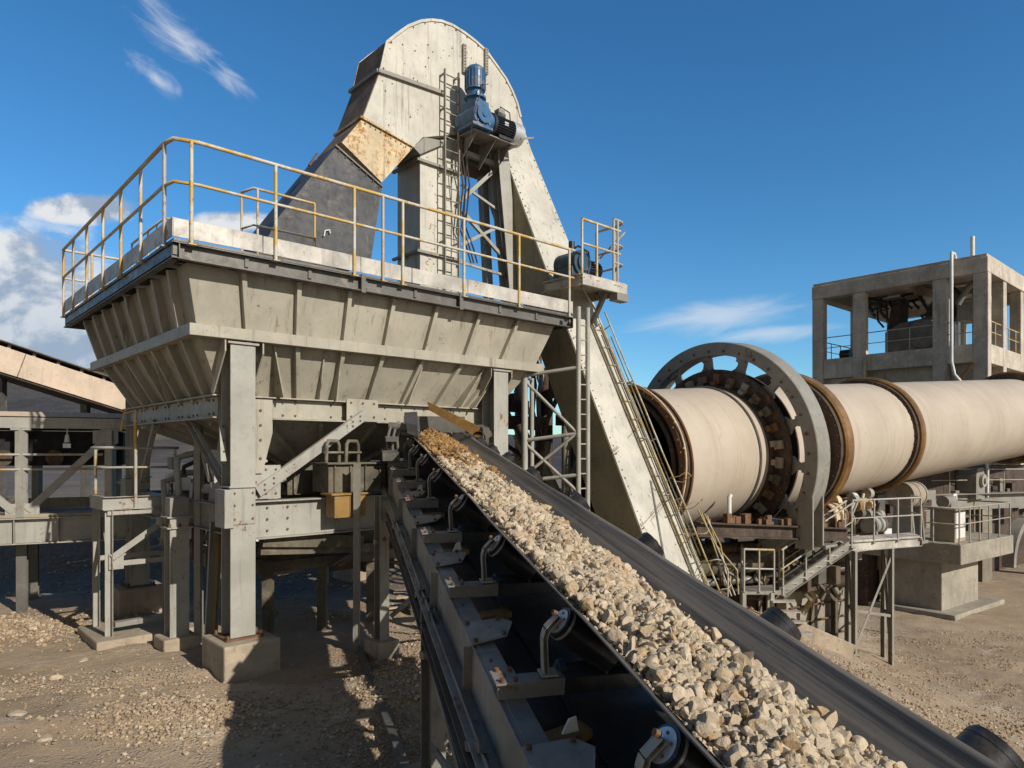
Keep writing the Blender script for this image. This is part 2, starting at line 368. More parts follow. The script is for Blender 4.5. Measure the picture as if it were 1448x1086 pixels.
def np_mesh(name, verts, faces, mats, smooth=True):
    me = bpy.data.meshes.new(name); nv, nf, k = len(verts), len(faces), faces.shape[1]
    me.vertices.add(nv); me.vertices.foreach_set('co', np.asarray(verts, np.float32).ravel())
    me.loops.add(nf*k); me.loops.foreach_set('vertex_index', faces.astype(np.int32).ravel())
    me.polygons.add(nf); me.polygons.foreach_set('loop_start', np.arange(0, nf*k, k, dtype=np.int32))
    me.polygons.foreach_set('use_smooth', np.full(nf, smooth, bool)); me.update(calc_edges=True)
    for m in mats: me.materials.append(m)
    return me
def link_mesh(name, me):
    o = bpy.data.objects.new(name, me); COL.objects.link(o); WM[o] = Matrix.Identity(4); return o
def grid_faces(nx, ny):
    i = np.arange(nx*ny).reshape(ny, nx); return np.stack([i[:-1,:-1], i[:-1,1:], i[1:,1:], i[1:,:-1]], -1).reshape(-1, 4)
def ground_mat():
    m, t, b = new_mat('dusty_yard'); pos = t.node('NewGeometry').outputs['Position']
    n1 = t.noise(pos, .35, 7, .65); n2 = t.noise(pos, 1.6, 7, .7); n3 = t.noise(pos, 9, 7, .72); n4 = t.noise(pos, 42, 5, .75)
    col = t.mix(t.ramp(n1, .32, .68), (.275, .195, .118), (.41, .305, .20))
    col = t.mix(t.ramp(n2, .5, .75, 0, .7), col, (.46, .37, .265))
    vor = t.node('TexVoronoi'); t.set(vor.inputs['Vector'], t.vmath('ADD', pos, t.vmath('MULTIPLY', t.node('TexNoise').outputs['Color'], (.0,.0,.0)))); vor.inputs['Scale'].default_value = 26
    peb = t.ramp(vor.outputs['Distance'], .15, .55, 1, 0); gm = t.ramp(t.noise(pos, .6, 5, .6), .42, .60)
    pc = t.mix(t.node('SeparateXYZ').outputs[0], (.30,.25,.19), (.30,.25,.19))
    pcol = t.mix(vor.outputs['Color'], (.20, .165, .13), (.47, .41, .33))
    col = t.mix(t.math('MULTIPLY', t.math('MULTIPLY', peb, gm), .8), col, pcol)
    col = t.mix(t.ramp(n3, .58, .72, 0, .8), col, (.19, .14, .095))
    white = t.math('MULTIPLY', t.ramp(t.noise(t.vmath('MULTIPLY', pos, (.8, 1.6, 1)), 1, 8, .72, .5), .56, .64), t.ramp(n4, .4, .6))
    col = t.mix(t.math('MULTIPLY', white, .85), col, (.55, .49, .40))
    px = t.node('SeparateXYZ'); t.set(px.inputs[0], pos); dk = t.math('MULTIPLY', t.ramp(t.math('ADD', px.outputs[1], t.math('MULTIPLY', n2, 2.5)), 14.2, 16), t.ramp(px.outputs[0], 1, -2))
    col = t.mix(t.math('MULTIPLY', dk, .8), col, t.mix(t.ramp(n3, .4, .65), (.07, .05, .033), (.17, .125, .085)))  # ground painted darker here to deepen the shade behind the hopper
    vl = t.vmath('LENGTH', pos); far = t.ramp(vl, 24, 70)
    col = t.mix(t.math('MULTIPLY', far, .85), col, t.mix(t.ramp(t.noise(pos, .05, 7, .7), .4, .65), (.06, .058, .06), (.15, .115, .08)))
    t.set(b.inputs['Base Color'], col); b.inputs['Roughness'].default_value = .95
    h = t.math('ADD', t.math('MULTIPLY', n3, .5), t.math('MULTIPLY', n4, .22)); h = t.math('ADD', h, t.math('MULTIPLY', t.math('MULTIPLY', peb, gm), .35))
    h = t.math('ADD', h, t.math('MULTIPLY', n2, .8)); t.set(b.inputs['Normal'], t.bump(h, .9, .06)); return m
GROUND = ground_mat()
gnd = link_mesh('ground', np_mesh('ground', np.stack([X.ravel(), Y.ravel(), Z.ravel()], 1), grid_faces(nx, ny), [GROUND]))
tag(gnd, 'pale dusty gravel yard with limestone spill and wheel worn dirt', 'ground', kind='structure')
# hills far behind
def hill_mat():
    m, t, b = new_mat('scrub_hill'); pos = t.node('NewGeometry').outputs['Position']
    col = t.mix(t.ramp(t.noise(pos, .03, 9, .7), .38, .62), (.06, .06, .068), (.11, .10, .095)); col = t.mix(t.ramp(t.noise(pos, .3, 6, .75), .5, .62, 0, .6), col, (.05, .052, .042))
    col = t.mix(t.ramp(t.noise(pos, .012, 6, .65), .55, .68, 0, .8), col, (.27, .20, .12))
    t.set(b.inputs['Base Color'], col); b.inputs['Roughness'].default_value = .95
    t.set(b.inputs['Normal'], t.bump(t.noise(pos, .12, 9, .75), 1, 6)); return m
hx = np.linspace(-900, 900, 200); hy = np.linspace(120, 900, 90); HX, HY = np.meshgrid(hx, hy)
amp = 30*np.exp(-((HX+230)/150)**2)+62*np.exp(-((HX+640)/230)**2)+9+22*np.exp(-((HX-600)/260)**2)
HZ = sm((HY-130)/190)*sm((900-HY)/300)*amp*(1+.30*fbm(HX, HY, 5, 5, .004))-2+.8*fbm(HX, HY, 6, 3, .03)*sm((HY-130)/60)
hl = link_mesh('hills', np_mesh('hills', np.stack([HX.ravel(), HY.ravel(), HZ.ravel()], 1), grid_faces(200, 90), [hill_mat()]))
tag(hl, 'dark scrub covered hills rising beyond the plant', 'hills', kind='structure')
# ------------------------------------------------------------ guard rails
def guard_rail(parent, path, h, posts, mat_, mids=(.55,), r=.026, pr=.024, pmat=None, name='guard_rail', drop=0., closed=False):
    """path: list of base points; rails follow it at h; posts at the base points listed"""
    mb = MB()
    mb.tube([V(p)+UP*h for p in path], r); g = mb.build(name, mat_, parent)
    for k in mids:
        q = MB(); q.tube([V(p)+UP*h*k for p in path], r*.8); q.build('mid_rail', mat_, g)
    for i, p in enumerate(posts):
        p = V(p); q = MB(); q.cyl(p-UP*drop, p+UP*(h-.005), pr, n=8); q.box(p-UP*(drop-.012), (.09, .09, .012), (e1, e2, UP))
        q.build('post', (pmat[i % len(pmat)] if pmat else mat_), g, origin=p)
    return g
# ------------------------------------------------------------ feed hopper
SL, TL = 7.01, 6.4
hop = thing('feed_hopper', 'big olive grey ribbed feed hopper on four steel columns with railed platform', 'hopper', HP(3.5, 3.2, -E))
A = dict(z=2.33, l=.22, r=.27, f=.22, b=.5); B = dict(z=1.55, l=.40, r=.62, f=.40, b=.88); C_ = dict(z=.75, l=.86, r=1.2, f=.86, b=1.3)
def rect(L): return [HP(L['l'], L['f'], L['z']), HP(SL-L['r'], L['f'], L['z']), HP(SL-L['r'], TL-L['b'], L['z']), HP(L['l'], TL-L['b'], L['z'])]
RA, RB, RC = rect(A), rect(B), rect(C_)
mb = MB()
def frustum(mb, R0, R1, th=.014):
    ctr = sum(R0+R1, V((0,0,0)))/8
    for i in range(4):
        j = (i+1) % 4; q = [R0[i], R0[j], R1[j], R1[i]]; n = (q[1]-q[0]).cross(q[3]-q[0]).normalized()
        if n.dot(ctr-q[0]) < 0: n = -n
        mb.prism(q, n*th)
frustum(mb, RA, RB); frustum(mb, RB, RC)
hopshell = mb.build('hopper_shell', PAINT, hop)
# stiffener ribs, one mesh each
def ribs(R0, R1, i, fr, w=.065, h=.10, name='stiffener_rib', taper=1):
    j = (i+1) % 4; a0, a1, b0, b1 = R0[i], R0[j], R1[i], R1[j]; n = (a1-a0).cross(b0-a0).normalized()
    ctr = sum(R0+R1, V((0,0,0)))/8
    if n.dot(ctr-a0) > 0: n = -n
    for f in fr:
        fa, fb = f if isinstance(f, tuple) else (f, f)
        p, q = lerp(a0, a1, fa), lerp(b0, b1, fb); d = (q-p).normalized(); x = d.cross(n).normalized(); m = MB()
        p = p-n*.004; q = q-n*.004
        if taper == 1: m.hexa([p-x*w/2, p+x*w/2, p+x*w/2+n*h, p-x*w/2+n*h], [q-x*w/2, q+x*w/2, q+x*w/2+n*h, q-x*w/2+n*h])
        else: m.hexa([p-x*w/2, p+x*w/2, p+x*w/2+n*h, p-x*w/2+n*h], [q-x*w/2, q+x*w/2, q+x*w/2+n*h*taper, q-x*w/2+n*h*taper])
        m.build(name, PAINT, hop, origin=p, bevel=.004)
def fr_of(R0, R1, us):
    out = []
    for u in us:
        s0 = s_at(u, (A['f']+B['f'])/2); out.append((s0-A['l'])/(SL-A['l']-A['r']))
    return out
FR = fr_of(RA, RB, [338, 416, 488, 550, 611, 671, 725])
ribs(RA, RB, 0, FR, h=.09); ribs(RB, RC, 0, FR, h=.09)
ribs(RA, RB, 3, [.08, .2, .32, .44, .56, .68, .8, .92], h=.11); ribs(RB, RC, 3, [.1, .24, .38, .52, .66, .8, .92], h=.11)
ribs(RA, RB, 1, [.1, .26, .42, .58, .74, .9]); ribs(RB, RC, 1, [.15, .4, .6, .85]); ribs(RA, RB, 2, [.1, .3, .5, .7, .9]); ribs(RB, RC, 2, [.2, .5, .8])
# gusset fins on the lower face: thin deep triangles that reach the box girder
def gusset(fa, fb, depth, i=0, w=.02):
    j = (i+1) % 4; p = lerp(RB[i], RB[j], fa); q = lerp(RC[i], RC[j], fb); n = V((e2 if i in (0, 2) else e1))*(-1 if i in (0, 3) else 1)
    x = e1 if i in (0, 2) else e2; m = MB(); q = q+UP*.01
    m.prism([p-x*w/2, q-x*w/2, q-x*w/2+n*depth], x*w); m.build('gusset_plate', PAINT, hop, origin=p)
for fa, d_ in ((.155, .30), (.285, .12), (.33, .22), (.585, .24), (.80, .28), (.86, .30)): gusset(fa+.012, fa, d_)
for fa in (.3, .6): gusset(fa, fa, .2, 3)
# ring channel half way down, boxed and mitred proud of the wall
def ring_beam(name, R, out, h, zc, m_, inn=.0):
    ctr = sum(R, V((0,0,0)))/4; o_ = MB(); L = []
    dirs = [(-e1-e2), (e1-e2), (e1+e2), (-e1+e2)]
    inner = [V((p.x, p.y, 0))-d*inn for p, d in zip(R, dirs)]; outer = [V((p.x, p.y, 0))+d*out for p, d in zip(R, dirs)]
    for i in range(4):
        j = (i+1) % 4; z0, z1 = E+zc-h/2, E+zc+h/2
        o_.hexa([q+UP*z0 for q in (inner[i], inner[j], outer[j], outer[i])], [q+UP*z1 for q in (inner[i], inner[j], outer[j], outer[i])])
    return o_
ring_beam('ring_channel', RB, .13, .15, 1.53, None).build('ring_channel', PAINT, hop, bevel=.005)
m = ring_beam('x', RC, .06, .27, .605, None, .02)
for zc in (.755, .455):
    k = ring_beam('x', RC, .16, .018, zc, None, .05); m.add(k.v, k.f)
m.m = 1
for i, nrm in ((0, -e2), (3, -e1)):
    for k in range(26):
        f = (k+.5)/26; p = lerp(RC[i], RC[(i+1) % 4], f)
        for dz in ((-.09, .09) if k % 4 in (0, 1) else ()): m.bolt(V((p.x, p.y, E+.605+dz))+nrm*.06+(e1*0), nrm, .017)
m.build('box_girder', [PAINT, RUSTM], hop)
# lower funnel
FB = dict(z=-.16, l=2.35, r=2.7, f=2.0, b=2.5); RC2 = [HP(C_['l']+.08, C_['f']+.08, .445), HP(SL-C_['r']-.08, C_['f']+.08, .445), HP(SL-C_['r']-.08, TL-C_['b']-.08, .445), HP(C_['l']+.08, TL-C_['b']-.08, .445)]
RF = rect(FB); m = MB(); frustum(m, RC2, RF); m.build('outlet_funnel', PAINT, hop)
ribs(RC2, RF, 0, [.12, .3, .5, .7, .88], w=.05, h=.08); ribs(RC2, RF, 3, [.12, .3, .5, .7, .88], w=.05, h=.08)
# platform deck round the mouth
m = MB(); zt = 2.53
for s0, s1, t0, t1 in ((0, SL, 0, .95), (0, SL, 5.6, TL), (0, .95, .95, 5.6), (6.2, SL, .95, 5.6)):
    c = HP((s0+s1)/2, (t0+t1)/2, zt); m.box(c, (s1-s0-.004, t1-t0-.004, .03), (e1, e2, UP))
for k in range(9): m.beam(HP(.03+k*.868, .04, 2.42), HP(.03+k*.868, TL-.04, 2.42), .05, .12) if k in (0, 8) else m.beam(HP(.03+k*.868, .04, 2.42), HP(.03+k*.868, .6, 2.42), .05, .12)
for k in range(8): m.beam(HP(.08, .45+k*.8, 2.42), HP(.7, .45+k*.8, 2.42), .05, .12)
m.build('platform_deck', STEEL, hop)
def edge(name, z, h, off, seg_s, seg_t, kind, m_):
    mm = MB() if kind != 'kick' else None
    for side, n_, Lk in (('f', -e2, SL), ('l', -e1, TL), ('r', e1, TL), ('b', e2, SL)):
        cuts = (seg_s if side == 'f' else seg_t if side == 'l' else [0, .5, 1])
        for c0, c1 in zip(cuts, cuts[1:]):
            a0 = c0*Lk+(.006 if c0 else -off*.0); a1 = c1*Lk-.006
            pt = dict(f=lambda k: HP(k, 0, z), l=lambda k: HP(0, k, z), r=lambda k: HP(SL, k, z), b=lambda k: HP(k, TL, z))[side]
            p, q = pt(a0)+n_*off, pt(a1)+n_*off
            if kind == 'kick':
                jit = random.uniform(-.008, .008); one = MB(); one.beam(p+UP*random.uniform(-.004, .01)+n_*jit, q+UP*random.uniform(-.004, .01)+n_*jit*.3, .012, h)
                one.build('kick_plate', m_, hop, origin=p, bevel=.002)
            else: mm.channel(p, q, .09, h, .012, side=-1 if side in ('f', 'r') else 1) if side in ('f',) else mm.channel(p, q, .09, h, .012, side=1)
    if mm: mm.build('edge_channel', m_, hop)
SEG = [0, .155, .36, .485, .64, .80, 1]
edge('kick', 2.675, .225, .004, SEG, [0, .16, .34, .55, .78, 1], 'kick', GALV)
edge('chan', 2.405, .20, -.03, [0, .365, .62, 1], [0, .3, .7, 1], 'chan', STEEL)
m = MB()
for k in (.365, .62): m.box(HP(SL*k, -.01, 2.41), (.07, .03, .26), (e1, e2, UP))
m.build('splice_plate', STEEL, hop)
# platform guard rails
zr0 = 2.58; hh = 1.17
front = [HP(s_at(u, 0), 0.0, zr0)-e2*.02 for u in (270, 389, 500, 540.5, 568.5, 655, 733, 804)]
left = [HP(-.02, t_, zr0) for t_ in (.28, 1.3, 2.3, 3.35, 4.45, 5.5, 6.36)]
pathf = [HP(-.02, 6.4, zr0)]+[HP(-.02, .30, zr0), HP(.02, .06, zr0), HP(.28, -.02, zr0)]+[HP(SL+.02, -.02, zr0)]
guard_rail(hop, pathf, hh, front+left, RAIL, mids=(.56,), drop=.10, pmat=[RAIL, RAIL, RAIL, RAILG, RAIL])
guard_rail(hop, [HP(-.02, 6.4, zr0), HP(2.2, 6.4, zr0)], hh, [HP(.45, 6.4, zr0), HP(1.35, 6.4, zr0), HP(2.2, 6.4, zr0)], RAIL, drop=.1)
guard_rail(hop, [HP(.82, 5.1, zr0), HP(.82, 3.2, zr0), HP(1.05, 3.2, zr0)], hh, [HP(.82, 5.1, zr0), HP(.82, 4.6, zr0), HP(.82, 4.1, zr0), HP(.82, 3.6, zr0), HP(.82, 3.2, zr0)], RAIL, drop=.03, r=.02, pr=.018)
guard_rail(hop, [HP(1.3, 1.25, zr0), HP(1.36, .97, zr0), HP(2.3, .97, zr0)], hh, [HP(1.3, 1.25, zr0), HP(1.42, .97, zr0), HP(2.3, .97, zr0)], RAIL, drop=.03, r=.02, pr=.018)
# columns: front flange faces the yard, splice plate, base plate, cap
def column(s, t_, ztop, zbot, w=.33, splice=-.47):
    m = MB(); m.ibeam(HP(s, t_, zbot), HP(s, t_, ztop), w, w, .022, .016, up=-e2)
    m.box(HP(s, t_, ztop+.015), (w+.08, w+.06, .03), (e1, e2, UP)); m.box(HP(s, t_, ztop+.11), (w-.05, .05, .16), (e1, e2, UP))
    if splice:
        m.box(HP(s, t_, splice), (w+.05, w+.05, .022), (e1, e2, UP))
        m.box(HP(s-.19, t_-.02, splice-.28), (.12, w+.01, .5), (e1, e2, UP)); m.box(HP(s, t_-w/2-.008, splice-.26), (w-.03, .016, .46), (e1, e2, UP))
        m.m = 1
        for dx_ in (-.12, .12, -.22):
            for dz in (-.08, -.24, -.42): m.bolt(HP(s+dx_, t_-w/2-(.016 if abs(dx_) < .2 else .006), splice+dz), -e2, .016)
        m.m = 0
    c = m.build('column', [FRAME_L, RUSTM], hop, origin=HP(s, t_, zbot), bevel=.003)
    b = MB(); b.box(HP(s, t_, zbot+.012), (w+.16, w+.16, .024), (e1, e2, UP))
    for i in (-1, 1):
        for j in (-1, 1): b.bolt(HP(s+i*(w/2+.05), t_+j*(w/2+.05), zbot+.024), UP, .02, .05)
    b.build('base_plate', RUSTM, c)
    return c
SC = s_at(337, .47); SC2 = s_at(700, .47)
for s, t_ in ((SC, .47), (SC2, .47), (SC, 5.25), (SC2, 5.25)): column(s, t_, 1.40, -2.46)
# side ribs beside the column heads
for s in (SC-.24, SC+.26, SC2-.24, SC2+.24):
    m = MB(); m.prism([HP(s, .43, 1.46), HP(s, .30, 1.46), HP(s, .30, 1.30), HP(s, .72, .78), HP(s, .82, .78)], e1*.02); m.build('gusset_plate', PAINT, hop, origin=HP(s, .43, 1.46))
m = MB(); m.prism([HP(SC+.20, .40, .70), HP(SC+.44, .40, .70), HP(SC+.44, .40, .25), HP(SC+.30, .40, -.3), HP(SC+.20, .40, -.3)], e2*.02)
m.m = 1
for z in (.55, .35, .15, -.1): m.bolt(HP(SC+.27, .40, z), -e2, .02)
m.build('gusset_plate', [PAINT, RUSTM], hop)
# diagonal braces
def brace(p, q, w=.15, flat=.35):
    m = MB(); d = (q-p).normalized(); m.channel(p, q, .07, w, .01, side=1, up=UP); m.m = 1
    for c in (p+d*.12, p+d*.28, q-d*.12, q-d*.28):
        for z in (-.035, .035): m.bolt(c+UP*z-e2*.036, -e2, .016)
    m.build('brace', [FRAME_L, RUSTM], hop, origin=p, bevel=.002)
brace(HP(SC+.22, .40, -.55), HP(2.95, .62, .56))
brace(HP(SC2-.22, .40, -.55), HP(4.3, .62, .5))
brace(HP(SC-.02, .80, -.52), HP(.80, 2.0, .48), .12); brace(HP(SC-.02, 4.9, -.52), HP(.80, 3.6, .48), .12)
brace(HP(SC-.20, .46, -.15), HP(.83, .75, .55), .10)
m = MB(); m.box(HP(2.95, .68, .63), (.55, .014, .34), (e1, e2, UP)); m.m = 1
for dx_ in (-.2, 0, .2):
    for z in (.53, .74): m.bolt(HP(2.95+dx_, .673, z), -e2, .018)
m.build('gusset_plate', [PAINT, RUSTM], hop)
m = MB(); m.box(HP(SC+.36, .44, -.42), (.42, .014, .46), (e1, e2, UP)); m.m = 1
for dx_ in (-.14, 0, .14):
    for z in (-.25, -.42, -.58): m.bolt(HP(SC+.36+dx_, .433, z), -e2, .016)
m.build('gusset_plate', [FRAME_L, RUSTM], hop)
# tie beams between the columns
def tie(p, q, w, h, name='tie_beam', mt=None):
    m = MB(); m.ibeam(p, q, w, h, .018, .012); m.m = 1
    for k in (.05, .12):
        for z in (-h*.3, 0, h*.3): m.bolt(lerp(p, q, k)+UP*z-e2*(.01), -e2, .016, .02)
    m.build(name, [mt or FRAME_L, RUSTM], hop, origin=p)
tie(HP(SC+.18, .47, -.93), HP(SC2-.18, .47, -.93), .20, .52); tie(HP(SC, .65, -.93), HP(SC, 5.1, -.93), .18, .4, mt=FRAME)
tie(HP(SC2, .65, -.93), HP(SC2, 5.1, -.93), .18, .4, mt=FRAME); tie(HP(SC+.18, 5.25, -.93), HP(SC2-.18, 5.25, -.93), .18, .4, mt=FRAME)
# footings
def footing(p, sx, sy, z0, z1, label, ax=(e1, e2, UP), group=None):
    m = MB(); m.box(V((p.x, p.y, E+(z0+z1)/2)), (sx, sy, z1-z0), ax)
    o = m.build('concrete_footing', CONCD, None, origin=V((p.x, p.y, E+z0)), bevel=.025); return tag(o, label, 'footing', group)
FG = 'concrete footings under the steelwork'
footing(HP(SC+.02, .43, 0), .74, .82, -3.0, -2.46, 'square concrete block under the front left hopper column', group=FG)
footing(HP(SC2, .47, 0), .74, .82, -3.2, -2.46, 'concrete block under the hopper column hidden behind the belt', group=FG)
footing(HP(SC, 5.25, 0), .8, .8, -3.0, -2.46, 'concrete block under the far left hopper column', group=FG)
footing(HP(SC2, 5.25, 0), .8, .8, -3.2, -2.46, 'concrete block under the rear right hopper column', group=FG)
# ------------------------------------------------------------ vibrating feeder under the hopper
fd = thing('vibrating_feeder', 'grimy vibrating feeder with yellow box slung under the hopper', 'feeder', HP(3.3, 1.6, -E))
m = MB(); m.box(HP(3.2, 1.7, -.62), (2.6, 1.3, .06), (e1, e2, UP)); m.box(HP(3.2, 1.06, -.42), (2.6, .04, .46), (e1, e2, UP)); m.box(HP(3.2, 2.36, -.42), (2.6, .04, .46), (e1, e2, UP))
for k in range(7): m.box(HP(2.0+k*.4, 1.02, -.42), (.04, .05, .44), (e1, e2, UP))
m.build('trough', GRIME, fd)
m = MB(); m.box(HP(2.42, .24, -.79), (.50, .26, .32), (e1, e2, UP)); m.box(HP(2.42, .105, -.79), (.03, .012, .32), (e1, e2, UP)); m.box(HP(2.42, .25, -.615), (.62, .34, .03), (e1, e2, UP)); m.box(HP(3.2, .9, -1.0), (.6, .5, .3), (e1, e2, UP)); m.build('drive_box', YEL, fd, bevel=.015)
m = MB(); m.box(HP(2.65, .55, -.40), (.95, .5, .40), (e1, e2, UP)); m.box(HP(2.65, .53, -.18), (1.05, .6, .03), (e1, e2, UP))
for k in range(4): m.box(HP(2.27+k*.25, .285, -.40), (.03, .03, .38), (e1, e2, UP))
m.build('exciter_housing', GRIME, fd, bevel=.01)
m = MB()
for k in (2.2, 2.52): m.tube([HP(k, .42, -.17), HP(k, .40, .10), HP(k+.04, .42, .15), HP(k+.20, .46, .15), HP(k+.24, .48, .08), HP(k+.25, .50, -.17)], .028)
m.tube([HP(2.16, .42, -.02), HP(2.8, .46, -.02)], .018); m.build('guard_frame', GRIME, fd)
for k, tt in ((2.3, 1.0), (3.9, 1.0), (2.3, 2.4), (3.9, 2.4)):
    m = MB(); m.tube([HP(k+.06*math.cos(a_*.5), tt+.06*math.sin(a_*.5), -.95+a_*.0053) for a_ in range(63)], .012, 6); m.build('coil_spring', BLACKM, fd, origin=HP(k, tt, -.95))
m = MB(); m.cyl(HP(3.55, .9, -.98), HP(4.1, .9, -.98), .17, n=20); m.box(HP(3.8, .9, -1.17), (.5, .3, .04), (e1, e2, UP)); m.build('motor', BLUED, fd)
m = MB(); m.ibeam(HP(1.5, .8, -1.33), HP(4.4, .8, -1.33), .2, .22); m.beam(HP(1.3, .55, -1.22), HP(2.9, .62, -1.38), .12, .18); m.beam(HP(1.3, .62, -1.36), HP(3.3, .7, -1.52), .10, .14)
m.build('support_beam', GRIME, fd)
m = MB(); m.box(HP(2.1, .78, -.93), (1.1, .26, .16), (e1, e2, UP)); m.cyl(HP(1.75, .70, -.93), HP(2.75, .70, -.93), .12, n=14); m.build('cover', GRIME, fd, bevel=.02)
# discharge gate on the left of the outlet
gt = thing('discharge_gate', 'grey discharge gate and pneumatic cylinder below the hopper outlet', 'gate', HP(2.4, 3.0, -E))
m = MB(); m.box(HP(2.95, 2.9, -.32), (1.1, 1.3, .34), (e1, e2, UP)); m.box(HP(2.95, 2.9, -.145), (1.3, 1.5, .03), (e1, e2, UP)); m.box(HP(2.95, 2.9, -.50), (1.3, 1.5, .03), (e1, e2, UP)); m.build('gate_box', FRAME, gt, bevel=.008)
m = MB(); m.cyl(HP(1.35, 2.3, -.75), HP(1.35, 2.3, -.05), .13, n=18); m.cyl(HP(1.35, 2.3, -.05), HP(1.35, 2.3, .02), .17, n=18); m.tube([HP(1.35, 2.3, 0), HP(1.4, 2.4, .15), HP(2.0, 2.6, .2), HP(2.3, 2.7, -.1)], .03); m.build('air_cylinder', WHITEP, gt)
m = MB(); m.cyl(HP(1.1, 1.35, -.72), HP(2.0, 1.6, -.72), .24, n=22); m.cyl(HP(1.02, 1.33, -.72), HP(1.1, 1.35, -.72), .28, n=22); m.tube([HP(1.4, 1.42, -.5), HP(1.4, 1.42, -.2), HP(1.7, 1.7, 0), HP(2.4, 2.5, -.05)], .05); m.build('pipe_bend', FRAME, gt)
m = MB()
for k in range(3): m.tube([HP(1.0+k*.22, 1.15, -1.35), HP(1.0+k*.22, 1.13, -.35), HP(1.08+k*.22, 1.2, -.2), HP(1.5+k*.2, 1.8, -.15)], .028)
m.build('air_hose', WHITEP, gt)
m = MB(); m.prism([HP(2.5, 2.4, -.52), HP(3.4, 2.4, -.52), HP(3.2, 2.4, -1.25), HP(2.7, 2.4, -1.25)], e2*.9); m.build('outlet_chute', GRIME, gt)
# ------------------------------------------------------------ bucket elevator
el = thing('bucket_elevator', 'tall cream bucket elevator with rounded head rising behind the hopper', 'elevator', HP(7, 2.6, -E))
TE = 2.2; DEP = .96
arc = [(537.5,101),(542,81),(546.6,60),(560,49),(577,37),(595,30),(610,28.5),(624,30),(640,36),(656,46),(672,58),(688,73),(703,94),(715,111),(724,128.5),(731,146),(736,166)]
head = arc+[(752,215),(712,215),(690,198),(645,190),(598,194),(584.6,207.5),(513,166.5)]
m = MB(); m.prism([EV(u, v) for u, v in head], e2*DEP)
m.m = 1
P_ = [EV(u, v) for u, v in arc+[(752, 215)]]
for a_, b_2 in zip(P_, P_[1:]):
    n_ = max(1, int((b_2-a_).length/.20))
    for i in range(n_):
        p = lerp(a_, b_2, (i+.3)/n_); c = EV(640, 150); q = p+(c-p).normalized()*.05
        if random.random() < .8: m.bolt(q, -e2, random.uniform(.012, .022), .012)
for i in range(34): m.bolt(EV(random.uniform(540, 720), random.uniform(60, 190)), -e2, random.uniform(.008, .018), .006)
headc = m.build('head_casing', [ELEV, RUSTM], el, bevel=.006)
m = MB()
for (a_, b_2) in zip(arc, arc[1:]):
    p, q = EV(*a_), EV(*b_2); m.beam(p-e2*.01, q-e2*.01, .05, .02, up=-e2)
    m.beam(p+e2*(DEP+.01), q+e2*(DEP+.01), .05, .02, up=-e2)
m.build('rim_flange', ELEV, headc)
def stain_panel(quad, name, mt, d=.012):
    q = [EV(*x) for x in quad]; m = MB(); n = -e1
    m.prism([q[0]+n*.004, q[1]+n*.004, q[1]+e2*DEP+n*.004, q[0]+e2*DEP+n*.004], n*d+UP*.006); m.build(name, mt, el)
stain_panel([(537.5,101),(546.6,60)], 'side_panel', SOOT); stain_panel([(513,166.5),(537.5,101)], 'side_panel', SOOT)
def strip(pts, w, t_, mt, name, d0=-.02):
    m = MB()
    for a_, b_2 in zip(pts, pts[1:]): m.beam(EV(*a_)+e2*d0, EV(*b_2)+e2*d0, w, t_, up=-e2)
    return m.build(name, mt, el)
m = MB(); p, q = EV(537.5, 102), EV(627, 133); m.beam(p-e1*.06-e2*.03, q-e2*.03, .06, .07); m.beam(p-e1*.05-e2*.03, p-e1*.05+e2*(DEP+.05), .07, .06); m.build('flange', FRAME, el)
m = MB(); p, q = EV(513, 166.5), EV(584.6, 207.5); m.beam(p-e1*.03-e2*.015, q-e2*.015, .03, .04); m.beam(p-e1*.03-e2*.02, p-e1*.03+e2*(DEP+.04), .05, .04); m.m = 1
for i in range(10): m.bolt(lerp(p, q, (i+.5)/10)-e2*.03-UP*.05, -e2, .016)
m.build('flange', [STAIN, RUSTM], el)
for u0, v0, v1 in ((655, 64, 104), (686, 70, 106)):
    m = MB(); m.beam(EV(u0, v0)-e2*.03, EV(u0, v1)-e2*.03, .08, .06, up=-e2); m.m = 1
    for k in range(9): m.bolt(lerp(EV(u0, v0), EV(u0, v1), (k+.5)/9)-e2*.06, -e2, .014)
    m.build('stiffener_rib', [FRAME, RUSTM], el)
# discharge spout
sp = [(513,166.5),(584.6,207.5),(540.5,257.7),(484,201)]
m = MB(); q = [EV(u, v) for u, v in sp]; q[0] += V((-.003, 0, -.012)); q[1] += V((0, 0, -.012)); m.prism([x+e2*.012 for x in q], e2*(DEP-.03)); m.build('discharge_spout', STAIN, el, bevel=.005)
m = MB(); m.prism([EV(513,167)+e2*.03-e1*.006, EV(484,201)+e2*.03-e1*.006, EV(484,201)+e2*(DEP-.03)-e1*.006, EV(513,167)+e2*(DEP-.03)-e1*.006], -e1*.01-UP*.006); m.build('side_panel', SOOT, el)
